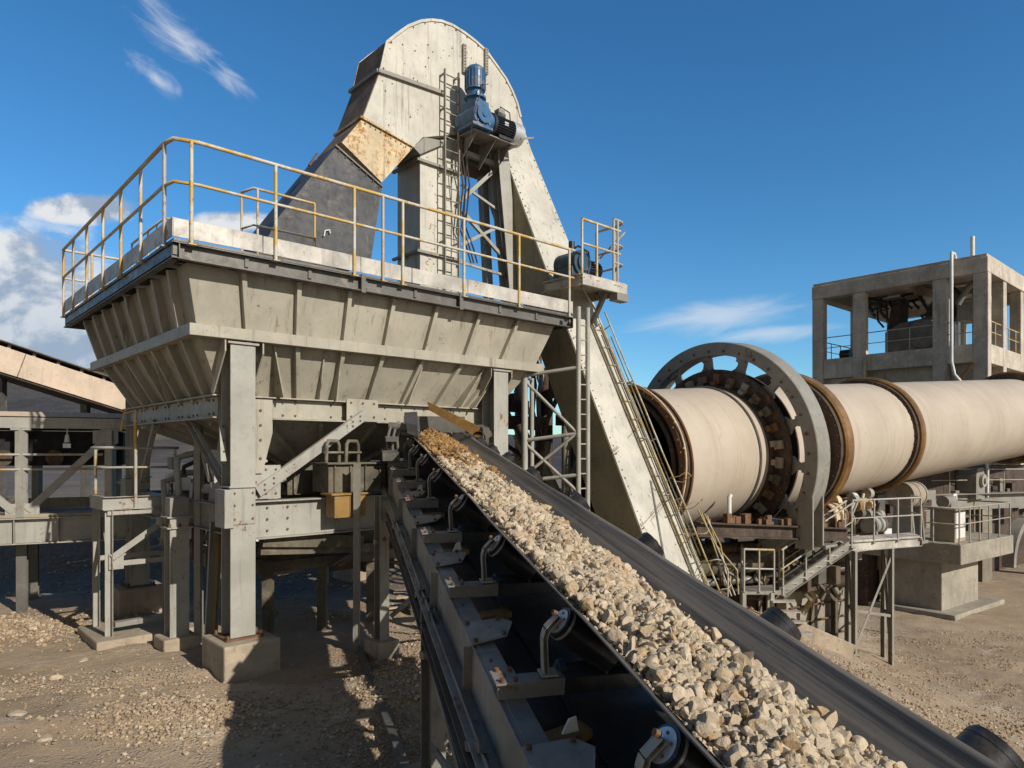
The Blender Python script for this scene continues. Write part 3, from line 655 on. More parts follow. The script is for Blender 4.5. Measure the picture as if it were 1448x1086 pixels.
# vertical return leg
TV = 2.26
def EV2(u, v): return EV(u, v, TV)
lt, lb = EV2(594, 200), HP(s_at(594, TV), TV, 2.56); rt, rb_ = EV2(650, 196), HP(s_at(650, TV), TV, 2.56)
m = MB(); m.prism([lt, rt, rb_, lb], e2*.78)
m.m = 1
for i in range(20): m.bolt(EV2(random.uniform(597, 648), random.uniform(220, 385)), -e2, random.uniform(.007, .013), .006)
m.build('return_leg', [ELEV, RUSTM], el, bevel=.005)
for v in (226, 355):
    m = MB(); p, q = EV2(590, v), EV2(651, v+19); p = V((p.x, p.y, p.z)); q.z = p.z
    m.beam(p-e2*.035, q-e2*.035, .06, .05); m.beam(p-e2*.06, p+e2*.84, .06, .05); m.build('flange', FRAME, el)
m = MB(); p = EV2(626.5, 205); m.beam(p-e2*.03, V((p.x, p.y, E+2.56))-e2*.03, .03, .05, up=-e2); m.build('stiffener_rib', ELEV, el)
# neck hood under the head
m = MB(); m.prism([EV(584.6, 207.5, 2.18), EV(600, 194, 2.18), EV(627, 199, 2.18), EV(627, 204, 2.18), EV(594, 218, 2.18)], e2*.9); m.build('neck_hood', FRAME, el)
# inclined lifting leg
LT, RT = EV(712, 214), EV(752, 214); LB, RB2 = V((2.86, 12.24, E-3.0)), V((3.92, 13.20, E-3.0)); DB = e2*1.0
def FL(a_, k): return lerp(lerp(LT, LB, k), lerp(RT, RB2, k), a_)
m = MB(); m.hexa([LB, RB2, RB2+DB, LB+DB], [LT, RT, RT+DB*.95, LT+DB*.95])
fn = (FL(1, .5)-FL(0, .5)).cross(FL(0, .2)-FL(0, .8)).normalized()
if fn.y > 0: fn = -fn
m.m = 1
for k in range(62):
    kk = (k+.5)/62
    for a_ in (.05, .95):
        if random.random() < .78: m.bolt(FL(a_, kk), fn, random.uniform(.012, .02), .012)
for i in range(120): m.bolt(FL(random.uniform(.12, .9), random.uniform(.02, .95)), fn, random.uniform(.006, .016), .005)
for ks in (.655, .80, .955):
    for i in range(22):
        a_ = (i+.5)/22; kk = ks-(a_-.5)*.055
        for o in (-.004, .005): m.bolt(FL(a_, kk+o), fn, .013, .012)
leg = m.build('inclined_casing', [ELEV, RUSTM], el, bevel=.008)
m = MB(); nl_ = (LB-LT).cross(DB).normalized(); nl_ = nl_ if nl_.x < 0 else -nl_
m.prism([LT+nl_*.004+e2*.02, LB+nl_*.004+e2*.02, LB+DB*.98+nl_*.004, LT+DB*.93+nl_*.004], nl_*.008); m.build('side_panel', OLIVE, el)  # thin overlay, its colour deepens the shade on this side
for ks in (.655, .80, .955, .42):
    m = MB(); p, q = FL(.02, ks+.026), FL(.98, ks-.026); m.beam(p+fn*.006, q+fn*.006, .022, .018, up=fn); m.beam(FL(0, ks+.027), FL(0, ks+.027)+DB*.98, .03, .03); m.build('flange', FRAME, el)
m = MB(); m.beam(FL(.60, .745)+fn*.012, FL(.12, .945)+fn*.012, .045, .02, up=fn); m.build('stiffener_rib', STEEL, el)
# inner support strut and lattice between the two legs
m = MB(); p, q = EV(703, 196, 2.1), EV(724, 405, 2.1); q = HP(s_at(726, 2.1), 2.1, 2.56); m.ibeam(p, q, .30, .30, .02, .014, up=-e2); m.build('support_strut', FRAME_L, el)
m = MB(); p, q = EV(680, 206, 2.6), HP(s_at(693, 2.6), 2.6, 2.56); m.beam(p, q, .16, .16); m.build('support_strut', FRAME, el)
for (u0, v0, u1, v1, w_) in ((648, 216, 705, 238, .09), (650, 288, 696, 246, .07), (652, 348, 714, 318, .05), (652, 300, 716, 372, .06), (652, 262, 706, 300, .04), (650, 372, 718, 392, .04)):
    m = MB(); m.angle(EV(u0, v0, 2.15), EV(u1, v1, 2.15), w_, .01); m.build('lattice_bar', FRAME_L, el)
m = MB()
for u0 in (652, 656, 661): m.tube([EV(u0, 175, 2.0), EV(u0-2, 225, 2.05), EV(u0+3, 262, 2.1), EV(u0-3, 320, 2.1), EV(u0+8, 350, 2.15), EV(u0+14, 372, 2.2)], .018, 6)
m.build('cable', RUSTB, el)
m = MB(); m.prism([EV(654, 196, 2.3), EV(706, 203, 2.3), EV(712, 250, 2.3), EV(660, 232, 2.3)], e2*.5); m.build('throat_box', SOOT, el)
# ladder
m = MB(); Lp = []
for u in (629, 648.5):
    p = EV(u, 97 if u < 640 else 103, 2.05); q = HP(s_at(u, 2.05), 2.05, 2.56); m.beam(p, q, .055, .02, up=e1); Lp.append((p, q))
for v in (103, 150, 235, 330):
    for i in (0, 1): p = lerp(*Lp[i], (v-97)/340); m.beam(p, p+e2*.18, .03, .03)
ld = m.build('ladder', FRAME, el)
n_ = 20
for i in range(n_):
    k = (i+.4)/n_; p, q = lerp(*Lp[0], k), lerp(*Lp[1], k); q.z = p.z; r_ = MB(); r_.cyl(p, q, .014, n=6); r_.build('rung', FRAME, ld, origin=p)
# gear motor
TM = 1.72
gm = EV(672, 168, TM); gb = MB()
gb.cyl(gm-e2*.24, gm+e2*.34, .235, n=26); gb.cyl(gm-e2*.29, gm-e2*.24, .17, n=26); gb.cyl(gm-e2*.31, gm-e2*.29, .06, n=12); gb.box(gm+UP*.12, (.34, .44, .34), (e1, e2, UP)); gb.cyl(gm-e1*.02, gm+e1*.34, .20, n=24); gb.box(gm-UP*.22, (.5, .5, .06), (e1, e2, UP))
for i in range(8):
    a_ = i*math.pi/4; gb.bolt(gm-e2*.24+(e1*math.cos(a_)+UP*math.sin(a_))*.20, -e2, .018, .02)
drv = gb.build('gear_motor', BLUE, el, bevel=.012)
gb = MB(); c = gm+UP*.24; gb.cyl(c, c+UP*.20, .16, n=22); gb.cyl(c+UP*.13, c+UP*.17, .215, n=26); gb.cyl(c+UP*.20, c+UP*.30, .15, n=22); gb.cyl(c+UP*.30, c+UP*.70, .20, .20, n=26); gb.cyl(c+UP*.70, c+UP*.76, .20, .14, n=26)
for i in range(22):
    a_ = i*2*math.pi/22; dv = e1*math.cos(a_)+e2*math.sin(a_); gb.beam(c+UP*.33+dv*.20, c+UP*.66+dv*.20, .012, .022, up=dv)
gb.build('upright_motor', BLUE, drv)
gb = MB(); c = gm+e1*.34; gb.cyl(c, c+e1*.07, .23, n=26); gb.cyl(c+e1*.07, c+e1*.55, .185, n=26)
for i in range(30):
    a_ = i*2*math.pi/30; dv = UP*math.cos(a_)+e2*math.sin(a_); gb.beam(c+e1*.08+dv*.20, c+e1*.54+dv*.20, .010, .05, up=dv)
gb.box(c+e1*.28+UP*.24, (.2, .18, .10), (e1, e2, UP)); gb.box(c+e1*.3-UP*.24, (.34, .36, .06), (e1, e2, UP)); gb.m = 1; gb.box(c+e1*.3-e2*.212+UP*.03, (.1, .012, .07), (e1, e2, UP))
gb.build('finned_motor', [BLACKM, ALU], drv)
gb = MB(); gb.cyl(c+e1*.545, c+e1*.80, .235, n=28); gb.cyl(c+e1*.80, c+e1*.83, .235, .19, n=28); gb.build('fan_cover', ALU, drv)
m = MB(); m.box(gm+e1*.42-UP*.285+e2*.1, (1.15, .5, .02), (e1, e2, UP))
for k in (-.05, .45, .85): p = gm+e1*k-UP*.30; m.prism([p-e2*.1, p+e2*.44, p+e2*.44-UP*.45], e1*.02)
m.m = 1; p = gm+e1*.95-UP*.2; m.beam(p-e2*.3, p+e1*.35-e2*.3+UP*.12, .03, .03)
m.build('motor_bracket', [FRAME, FRAME], el)
m = MB(); p = gm+e1*.62+UP*.30; m.box(p-e2*.02, (.16, .14, .12), (e1, e2, UP)); m.build('junction_box', FRAME, drv)
m = MB(); m.tube([p, p+UP*.12-e2*.05, p+UP*.05+e1*.2-e2*.1, p-UP*.5+e1*.25-e2*.12, p-UP*.9+e1*.1, EV(700, 240, 2.05), EV(708, 330, 2.05), EV(716, 395, 2.05)], .014, 6); m.tube([gm+UP*.6-e2*.2, gm+UP*.5-e2*.36-e1*.1, gm-UP*.1-e2*.3-e1*.28, gm-UP*.7-e1*.2, EV(655, 330, 2.0)], .012, 6); m.build('cable', BLACKM, el)
# rubber chute from the spout down into the hopper
ch = thing('rubber_chute', 'black rubber skirted chute between elevator spout and hopper mouth', 'chute', HP(3.0, 2.7, 2.3))
q = [EV(u, v, TE-.01) for u, v in ((476,206),(540,265),(524,372),(360,372),(393,308),(440,250))]
m = MB(); m.prism(q, e2*(DEP+.02)); m.build('skirt', RUBBER, ch, bevel=.012)
m = MB(); p, q2 = EV(474,205,TE-.03), EV(541,264,TE-.03); m.beam(p, q2, .03, .03); m.m = 1
for k in range(7): m.bolt(lerp(p, q2, (k+.5)/7)-UP*.05, -e2, .012)
m.beam(EV(452, 218, TE-.02)-e1*.04, EV(440, 235, TE-.02)-e1*.04, .05, .03)
m.build('clamp_bar', [STEEL, RUSTM], ch)
m = MB(); q = [EV(u, v, TE-.06) for u, v in ((393,318),(425,345),(455,356),(500,362),(455,395),(385,372))]; m.prism(q, e2*.05); m.build('skirt_flap', RUBBER, ch)
m = MB(); m.tube([EV(458,334,TE-.05), EV(460,326,TE-.05), EV(466,325,TE-.05), EV(467,330,TE-.05)], .012); m.build('lifting_hook', WHITEP, ch)
# ------------------------------------------------------------ drive platform hung on the inclined casing
dp = thing('drive_platform', 'small railed drive platform on the inclined casing beside the hopper end', 'platform', HP(7.9, .3, 3.0))
m = MB(); m.box(HP(7.72, .33, 3.30), (1.32, 1.0, .04), (e1, e2, UP))
for tt in (-.17, .83): m.channel(HP(7.06, tt, 3.20), HP(8.38, tt, 3.20), .07, .2, .012)
for s_ in (7.06, 8.38): m.channel(HP(s_, -.15, 3.20), HP(s_, .81, 3.20), .07, .2, .012)
m.build('deck', GALV, dp)
m = MB(); m.beam(HP(7.3, .3, 3.18), HP(7.75, .86, 2.3), .08, .08); m.beam(HP(8.2, .2, 3.18), HP(8.2, .75, 2.3), .08, .08); m.box(HP(8.25, -.1, 3.03), (.35, .2, .14), (e1, e2, UP)); m.build('bracket', FRAME, dp)
zb = 3.32
guard_rail(dp, [HP(7.08, -.17, zb), HP(7.55, -.17, zb), HP(8.2, -.17, zb)], 1.0, [HP(7.08, -.17, zb), HP(7.5, -.17, zb)], RAIL, drop=.1)
guard_rail(dp, [HP(8.0, -.17, zb)]+[HP(8.2+.18*math.sin(a_), -.17+.18*(1-math.cos(a_)), zb) for a_ in (0, .5, 1.0, 1.57)]+[HP(8.38, .6, zb)], 1.2, [HP(8.0, -.17, zb), HP(8.12, -.17, zb), HP(8.38, .1, zb), HP(8.38, .6, zb)], RAILG, drop=.1, mids=(.6, .3))
mo = thing('backstop_motor', 'dark blue geared motor sitting on the drive platform', 'motor', HP(7.4, .35, 3.32))
c = HP(7.35, .35, 3.60); m = MB(); m.cyl(c-e2*.3, c+e2*.25, .24, n=24); m.cyl(c-e2*.34, c-e2*.3, .16, n=20); m.box(c-UP*.18, (.5, .5, .18), (e1, e2, UP)); m.cyl(c+e1*.15, c+e1*.35, .17, n=20); m.build('gearbox', BLUED, mo, bevel=.01)
m = MB(); c2 = c+e1*.35; m.cyl(c2, c2+e1*.4, .16, n=22)
for i in range(22): dv = UP*math.cos(i*.2856)+e2*math.sin(i*.2856); m.beam(c2+e1*.03+dv*.17, c2+e1*.37+dv*.17, .01, .035, up=dv)
m.build('finned_motor', BLACKM, mo)
m = MB(); m.cyl(c-e1*.1+UP*.25-e2*.1, c-e1*.1+UP*.42-e2*.1, .06, n=12); m.tube([c+UP*.3, c+e1*.2+UP*.42, c+e1*.5+UP*.36, c+e1*.62-UP*.1], .02); m.build('conduit', BLACKM, mo)
# ------------------------------------------------------------ inclined ladder with yellow rails down the casing
il = thing('inclined_ladder', 'yellow railed access ladder running down beside the inclined casing', 'ladder', (4.3, 13.1, -.1))
def LA(a_, k, h): return FL(1, k)+e1*(-.40+a_*.30)-e2*.02+fn*h*.40+V((0, 0, 0))
m = MB()
for a_ in (0, 1): m.beam(LA(a_, .42, .06), LA(a_, 1.0, .06), .022, .05, up=fn)
lad = m.build('stringer', RAILY, il)
for i in range(15):
    k = .43+i*.0385; r_ = MB(); r_.cyl(LA(0, k, .03), LA(1, k, .03), .010, n=6); r_.build('rung', RAILY, lad, origin=LA(0, k, .03))
for a_ in (0, 1):
    m = MB(); pts = [LA(a_, .40, .55)]+[LA(a_+random.uniform(-.04, .04), .40+i*.1, .55+random.uniform(-.03, .03)) for i in range(1, 6)]+[LA(a_, .985, .55), LA(a_, 1.0, .3)]
    m.tube(pts, .017); m.tube([LA(a_, .45+i*.09, .3+random.uniform(-.02, .02)) for i in range(6)], .012)
    hr = m.build('handrail', RAILY, il)
    for i in range(5):
        k = .43+i*.12; p = MB(); p.cyl(LA(a_, k, .02), LA(a_, k, .56), .013, n=7); p.build('post', RAILY, hr, origin=LA(a_, k, .02))
m = MB(); p = LA(0, .40, .55); m.tube([p, p+UP*.5-e1*.5, HP(8.38, -.15, 4.35)], .022); m.build('handrail', RAILY, il)

m = MB()     # loose hoops of the broken safety cage near the foot
for i in range(5):
    m = MB(); k = .76+i*.052; c = lerp(LA(0, k, .3), LA(1, k, .3), .5); w_ = (LA(1, k, 0)-LA(0, k, 0))*.62; j = random.uniform(.8, 1.25)
    m.tube([c+w_*math.cos(a_)*j+fn*(.1+.42*math.sin(a_)*j)+V((0, 0, random.uniform(-.05, .05))) for a_ in np.linspace(-.1, 3.2, 9)], .009, 6)
    m.build('cage_hoop', RAILY, il)
for o in (.55, .7, .85, 1.0):
    m = MB(); p = FL(1, .80+.03*o)+e1*o*.5+fn*.25; q = FL(1, .97)+e1*(o*.9+.05); m.tube([p, lerp(p, q, .45)+V((random.uniform(-.1, .1), 0, .05)), lerp(p, q, .75)+V((random.uniform(-.12, .12), -.1, 0)), V((q.x, q.y, .05))], .016, 6); m.build('bent_rail', RAILY, il)
# ------------------------------------------------------------ belt conveyor (own frame: x across, y up the belt, z square to the belt)
ex = V((.2576, 0, 0)); pl = math.hypot(1, .2576); slope = math.atan(.145/pl)
ex = V((1, .2576, 0)).normalized(); ey = V((-.2576, 1, .145)).normalized(); ez = ex.cross(ey)
MC = Matrix(((ex.x, ey.x, ez.x, 1.205), (ex.y, ey.y, ez.y, 0), (ex.z, ey.z, ez.z, E-1.2985), (0, 0, 0, 1)))
cv_ = thing('belt_conveyor', 'long troughed belt conveyor carrying crushed limestone towards the hopper', 'conveyor', M=MC)
SY = math.sqrt(1+.2576**2+.145**2)                # belt length per metre of world depth
def CA(y): return y*SY
A0, A1 = CA(-3.2), CA(11.5)
# troughed section: left wing, flat, right wing
WING = [(0, 0), (.02, -.016), (.25, -.185), (.29, -.20), (.61, -.20), (.65, -.185), (.88, -.016), (.90, 0)]
m = MB(); n_ = 90; vs = []
for i in range(n_+1):
    a_ = lerp(A0, A1, i/n_); sag = .003*math.sin(a_*4.2)
    for x, z in WING: vs.append((x+.006*math.sin(a_*2.1+x*3), a_, z+sag*(.3+.7*(abs(x-.45)/.45))))
    for x, z in reversed(WING): vs.append((x+.006*math.sin(a_*2.1+x*3)+(.004 if x < .45 else -.004), a_, z-.014+sag*(.3+.7*(abs(x-.45)/.45))))
K = len(WING)*2
m.add(vs, [(i*K+j, i*K+(j+1) % K, (i+1)*K+(j+1) % K, (i+1)*K+j) for i in range(n_) for j in range(K)], True)
belt = m.build('belt', BELT, cv_, local=True)
m = MB(); n_ = 40   # return strand
m.hexa([V((.02, A0, -.56)), V((.88, A0, -.56)), V((.88, A1, -.56)), V((.02, A1, -.56))], [V((.02, A0, -.548)), V((.88, A0, -.548)), V((.88, A1, -.548)), V((.02, A1, -.548))])
m.build('return_belt', ROLLER, cv_, local=True)
m = MB(); m.box((-.10, (A0+A1)/2, -.60), (.34, A1-A0-1, .008)); m.build('shade_sheet', BLACKM, cv_, local=True)  # black sheet added to keep the gap under the belt in shade
# tail and head pulley
for a_ in (A0, A1):
    m = MB(); m.cyl(V((.0, a_, -.44)), V((.9, a_, -.44)), .24, n=36); m.cyl(V((-.12, a_, -.44)), V((1.02, a_, -.44)), .05, n=16); m.build('pulley', STEEL, cv_, local=True)
# idler sets: one built, the rest copied
def make_idler():
    f = MB(); f.channel(V((-.36, 0, -.44)), V((-.0, 0, -.44)), .10, .09, .008, side=1); f.channel(V((.9, 0, -.44)), V((1.26, 0, -.44)), .10, .09, .008, side=1); f.m = 2; f.channel(V((.002, 0, -.44)), V((.898, 0, -.44)), .098, .088, .008, side=1); f.m = 0  # middle length coloured black to stand in for shade beneath the belt
    f.box((-.31, 0, -.388), (.13, .16, .012)); f.box((1.21, 0, -.388), (.13, .16, .012))
    f.m = 1
    for x in (-.34, -.27, 1.18, 1.24):
        for y in (-.06, .06): f.bolt(V((x, y, -.384)), UP, .013, .022)
    fr = f.build('idler_frame', [CONV, RUSTM, BLACKM], cv_, local=True, origin=(0, 0, 0), bevel=.003)
    for sx, x0, ang in ((1, -.0, 0), (-1, .90, 0)):
        # bent post from the cross member up to the outer end of the wing roller
        b = MB(); X_ = lambda d: x0+sx*d
        pts = [V((X_(-.095), 0, -.385)), V((X_(-.11), 0, -.19)), V((X_(-.098), 0, -.14)), V((X_(-.035), 0, -.075))]
        for p, q in zip(pts, pts[1:]): b.channel(p, q, .052, .03, .006, side=1, up=V((1, 0, 0)))
        b.box((X_(-.08), 0, -.38), (.09, .09, .012)); b.m = 1; b.bolt(V((X_(-.05), -.0, -.06)), V((-sx, 0, .5)).normalized(), .016, .02)
        b.v = [q+V((0, (0 if sx > 0 else -.34), 0)) for q in b.v]; b.build('roller_bracket', [FRAME_L, RUSTM], fr, local=True, bevel=.003)
        d = V((sx*.80, 0, -.60)).normalized(); out = -.03 if sx > 0 else -.17; ya = 0 if sx > 0 else -.34; rr = .088 if sx > 0 else .105
        c0 = V((X_(out), ya, 0))+V((0, 0, -.105 if sx > 0 else -.045)); L = .36 if sx > 0 else .50
        r = MB(); p, q = c0, c0+d*L; r.cyl(p+d*.012, q, rr, n=30); r.cyl(p, p+d*.012, rr-.006, n=30)
        r.m = 1; r.cyl(p+d*.020, p+d*.034, rr+.0015, n=30); r.cyl(p-d*.004, p, .068, n=30); r.m = 2
        for k in range(5):
            v1 = V((0, 1, 0)); v2 = d.cross(v1); r.bolt(p-d*.004+(v1*math.cos(k*1.2566)+v2*math.sin(k*1.2566))*.046, -d, .008, .003)
        r.cyl(p-d*.02, p-d*.004, .02, n=12)
        r.build('wing_roller', [ROLLER, ALU if sx > 0 else BLACKM, STEEL], fr, local=True)
    r = MB(); r.cyl(V((.27, 0, -.285)), V((.63, 0, -.285)), .066, n=24); r.m = 1
    for x in (.25, .63): r.cyl(V((x, 0, -.285)), V((x+.02, 0, -.285)), .07, n=24)
    for x in (.235, .665): r.box((x, 0, -.34), (.016, .07, .14)); 
    r.build('centre_roller', [ROLLER, BLUED], fr, local=True)
    return fr
proto = make_idler(); YS = [2.47, 1.25, -.2, -1.6, 3.6, 5.05, 6.47, 7.9, 9.0, 9.9, 10.6]
for i, y in enumerate(YS):
    Mx = Matrix.Translation((0, CA(y), 0))
    if i == 0: proto.matrix_local = Mx
    else: clone(proto, cv_, Mx)
# return idlers with blue end brackets
def ret(y, first=[None]):
    Mx = Matrix.Translation((0, CA(y), 0))
    if first[0] is None:
        r = MB(); r.cyl(V((-.02, 0, -.625)), V((.92, 0, -.625)), .055, n=22); r.m = 1
        for x in (-.05, .92): r.cyl(V((x, 0, -.625)), V((x+.03, 0, -.625)), .062, n=22); r.box((x+.015, 0, -.60), (.02, .06, .2))
        first[0] = r.build('return_roller', [ROLLER, BLUED], cv_, local=True, origin=(0, 0, 0)); first[0].matrix_local = Mx
    else: clone(first[0], cv_, Mx)
for y in (3.05, 4.6, 6.4, 8.4): ret(y)
# idler drive stub: blue pipe under the near side
for y in (2.55, 3.68, 5.13, 6.55):
    m = MB(); a_ = CA(y); m.cyl(V((.03, a_, -.41)), V((.9, a_, -.41)), .042, n=20); m.m = 1; m.cyl(V((.0, a_, -.41)), V((.035, a_, -.41)), .056, n=24); m.cyl(V((-.012, a_, -.41)), V((.0, a_, -.41)), .035, n=20)
    m.tube([V((.0, a_-.02, -.44)), V((-.01, a_-.05, -.50)), V((.0, a_+.02, -.55))], .014); m.build('carrying_roller', [ROLLER, BLUED], cv_, local=True)
# stringers, one each side: deep outer channel and flat walkway angle on top
for sx, x in ((-1, -.34), (1, 1.24)):
    m = MB(); m.channel(V((x-sx*.04, A0, -.64)), V((x-sx*.04, A1-.6, -.64)), .10, .30, .012, side=sx)
    m.box((x+(.075 if sx < 0 else -.075), (A0+A1)/2, -.488), (.11, A1-A0-.7, .008)); m.box((x+sx*.02, (A0+A1)/2, -.80), (.22, A1-A0-.7, .012)); m.box((x+sx*.085, (A0+A1)/2, -.776), (.010, A1-A0-.7, .036))
    m.m = 1
    for i in range(int((A1-A0)/.45)): m.bolt(V((x-sx*.05, A0+.3+i*.45, -.484)), UP, .010, .010)
    m.m = 0
    for i in range(int((A1-A0)/1.45)):
        a_ = A0+.5+i*1.45; m.box((x+sx*.035, a_, -.64), (.055, .012, .285))
    m.build('stringer', [CONV, RUSTM], cv_, local=True, bevel=.003)
m = MB()    # lower rail of the truss and its web members
for x in (-.42, 1.30):
    m.channel(V((x, CA(1.2), -1.02)), V((x, CA(9.6), -1.02)), .08, .12, .01, side=1)
m.build('lower_chord', STEEL, cv_, local=True)
for i in range(7):
    for x in (-.42, 1.30):
        m = MB(); a_ = CA(1.5+i*1.2); m.angle(V((x, a_, -.96)), V((x, a_+(CA(.6) if i % 2 else -CA(.6))*.6, -.75)), .05, .006); m.build('truss_web', STEEL, cv_, local=True)
for i in range(9):
    m = MB(); a_ = CA(.6+i*1.2); m.angle(V((-.34, a_, -.73)), V((1.24, a_, -.73)), .06, .008); m.build('cross_tie', CONV, cv_, local=True)
# cover plates lying on the stringer between idlers
for i, y in enumerate((2.95, 4.35, 5.85, 7.2, 8.45)):
    m = MB(); a_ = CA(y); r_ = random.uniform
    pts = [V((-.36, a_-.17, -.474)), V((-.14, a_-.16+r_(-.03, .03), -.445)), V((-.06, a_+.04, -.43)), V((-.12, a_+.15, -.445)), V((-.36, a_+.17, -.474))]
    m.prism(pts, V((0, 0, .008))); m.m = 1
    for p in (pts[0], pts[1], pts[3], pts[4]): m.bolt(lerp(p, V((-.2, a_, -.44)), .18)+V((0, 0, .008)), UP, .014, .016)
    m.build('cover_plate', [FRAME, RUSTM], cv_, local=True)
    if i % 2: continue
    m = MB(); m.prism([V((-.15, a_+.22, -.46)), V((-.07, a_+.22, -.45)), V((-.085, a_+.22, -.38)), V((-.12, a_+.22, -.39))], V((0, .012, 0))); m.build('lug', WHITEP, cv_, local=True)
# yellow bracing glimpsed under the belt
for y in (3.2, 4.7, 6.2, 7.6):
    m = MB(); m.beam(V((-.26, CA(y), -.53)), V((.02, CA(y)+.1, -.53)), .10, .05); m.build('yellow_brace', OCHRE, cv_, local=True)
# legs and their ties (upright in the world)
def CW(x, y, z): return MC @ V((x, CA(y), z))
FEET = []
for y, far in ((5.75, 0), (2.2, 0), (9.75, 1)):
    for x in ((-.36, 1.26) if not far else (-.50, 1.26)):
        top = CW(x, y, -.75); gz = float(ground_z(top.x, top.y)); b = V((top.x, top.y, gz+.12))
        m = MB(); m.ibeam(b, top+UP*.0, .15, .15, .012, .01, up=-e2); m.m = 1; m.bolt(lerp(b, top, .72)-e2*.075, -e2, .03, .02); m.m = 0
        m.beam(lerp(b, top, .70)-e1*.12, lerp(b, top, .70)+e1*.02-e1*.07, .06, .06)
        m.build('leg', [FRAME if far else CONV, RUSTM], cv_, origin=b, bevel=.003); FEET.append(b)
for y in (9.75, 5.75):
    l, r = CW(-.36, y, -.75), CW(1.26, y, -.75)
    gz = E*0
    for (k0, k1) in ((.25, .85), (.85, .25)):
        p = V((l.x, l.y, lerp(0, l.z, k0))); q = V((r.x, r.y, lerp(0, r.z, k1))); m = MB(); m.angle(p, q, .06, .008); m.build('cross_brace', CONV, cv_, origin=p)
    m = MB(); m.angle(V((l.x, l.y, .5)), V((r.x, r.y, .5)), .07, .008); m.build('cross_tie', CONV, cv_)
# foot rail running on the ground from the thin post
tp = U(508, 920, 10.0); tp.z = 0.02
m = MB(); m.angle(V((tp.x, tp.y, .05)), U(509, 655, 10.0)+UP*.0, .08, .008); m.build('leg', FRAME, cv_)
q = CW(-.36, 5.75, -.75); m = MB(); m.beam(V((tp.x, tp.y, .07)), V((q.x-.1, q.y-.2, .10)), .08, .08); m.build('foot_rail', STEEL, cv_)
for (ya, yb) in ((5.75, 2.2),):
    p, q = CW(-.36, ya, -.75), CW(-.36, yb, -.75); m = MB(); m.angle(V((p.x, p.y, 1.1)), V((q.x, q.y, .35)), .06, .008); m.build('cross_brace', CONV, cv_)
    m = MB(); m.angle(V((p.x, p.y, .45)), V((q.x, q.y, 1.2)), .06, .008); m.build('cross_brace', CONV, cv_)
# loading end: take up rollers, rubber pad, deflector plate
m = MB(); a_ = CA(10.75)
m.hexa([V((-.07, a_-.18, .03)), V((.10, a_-.30, -.02)), V((.14, a_+.28, .0)), V((-.05, a_+.30, .08))], [V((-.10, a_-.12, .20)), V((.08, a_-.24, .17)), V((.12, a_+.2, .34)), V((-.08, a_+.25, .32))])
m.build('rubber_pad', RUBBER, cv_, local=True, bevel=.01)
m = MB()
for x, z in ((-.22, .12), (-.10, .02)):
    m.cyl(V((x-.1, a_+.1, z)), V((x+.16, a_+.02, z-.03)), .06, n=18)
for x in (-.34, -.26, -.18): m.tube([V((x, a_-.05, -.5)), V((x-.02, a_, -.1)), V((x+.04, a_+.05, .12))], .025)
m.box((-.32, a_-.1, -.30), (.25, .5, .12)); m.box((-.30, a_-.1, -.06), (.18, .28, .05)); m.build('take_up', STEEL, cv_, local=True)
pA, pB = U(604, 568, 11.25), U(677, 603, 10.75); dn = V((.05, -.12, -.16))
m = MB(); m.hexa([pA, pB, pB+dn*1.35, pA+dn*.9], [x+V((.006, .012, .004)) for x in (pA, pB, pB+dn*1.35, pA+dn*.9)]); m.build('deflector_plate', OCHRE, cv_)
m = MB(); m.lathe(pB+V((.03, 0, -.17)), (0.2, .97, .15), [(.11, -.12), (.11, .3)], n=14, a0=.2, a1=3.3); m.build('deflector_lip', SOOT, cv_)
m = MB(); m.box(CW(1.1, 10.6, .0), (.1, .5, .3), (ex, ey, ez)); m.box(CW(.45, 11.3, .10), (1.0, .04, .26), (ex, ey, ez)); m.build('skirt_board', STEEL, cv_)
# pads under the legs
for i, b in enumerate(FEET):
    lab = ['small concrete pad under the left leg of the conveyor mid trestle', 'small concrete pad under the right leg of the conveyor mid trestle', 'concrete pad under the nearest left conveyor leg', 'concrete pad under the nearest right conveyor leg', 'concrete pad under the far left conveyor leg by the feeder', 'concrete pad under the far right conveyor leg'][i]
    m = MB(); m.box(V((b.x, b.y, b.z-.02)), (.36, .36, .28), (e1, e2, UP)); tag(m.build('concrete_pad', CONCD, None, origin=V((b.x, b.y, b.z-.16)), bevel=.02), lab, 'footing', FG)

# ------------------------------------------------------------ stones
def ico(sub):
    bm = bmesh.new(); bmesh.ops.create_icosphere(bm, subdivisions=sub, radius=1); v = np.array([p.co[:] for p in bm.verts]); bm.verts.index_update()
    f = np.array([[q.index for q in p.verts] for p in bm.faces]); bm.free(); return v, f
def chisel(v, n_planes, lo=.55, hi=.9, rough=.03):
    v = v.copy(); sc_ = rng.uniform(.72, 1.2, 3); 
    for _ in range(n_planes):
        n = rng.normal(size=3); n /= np.linalg.norm(n); d = rng.uniform(lo, hi); k = v@n-d
        v -= np.maximum(0, k)[:, None]*n*.96
    v *= sc_; fq = rng.uniform(2, 5, (3, 3)); ph = rng.uniform(0, 6, 3)
    v *= 1+rough*np.sin(v@fq+ph).sum(1, keepdims=True)
    return v/np.abs(v).max()
S3, S2, S1 = ico(4), ico(2), ico(1)
PR = [chisel(S3[0], rng.integers(7, 11), .34, .74, .025) for _ in range(16)]; PM = [chisel(S2[0], 8, .4, .78) for _ in range(20)]; PL = [chisel(S1[0], 6, .45, .8) for _ in range(16)]
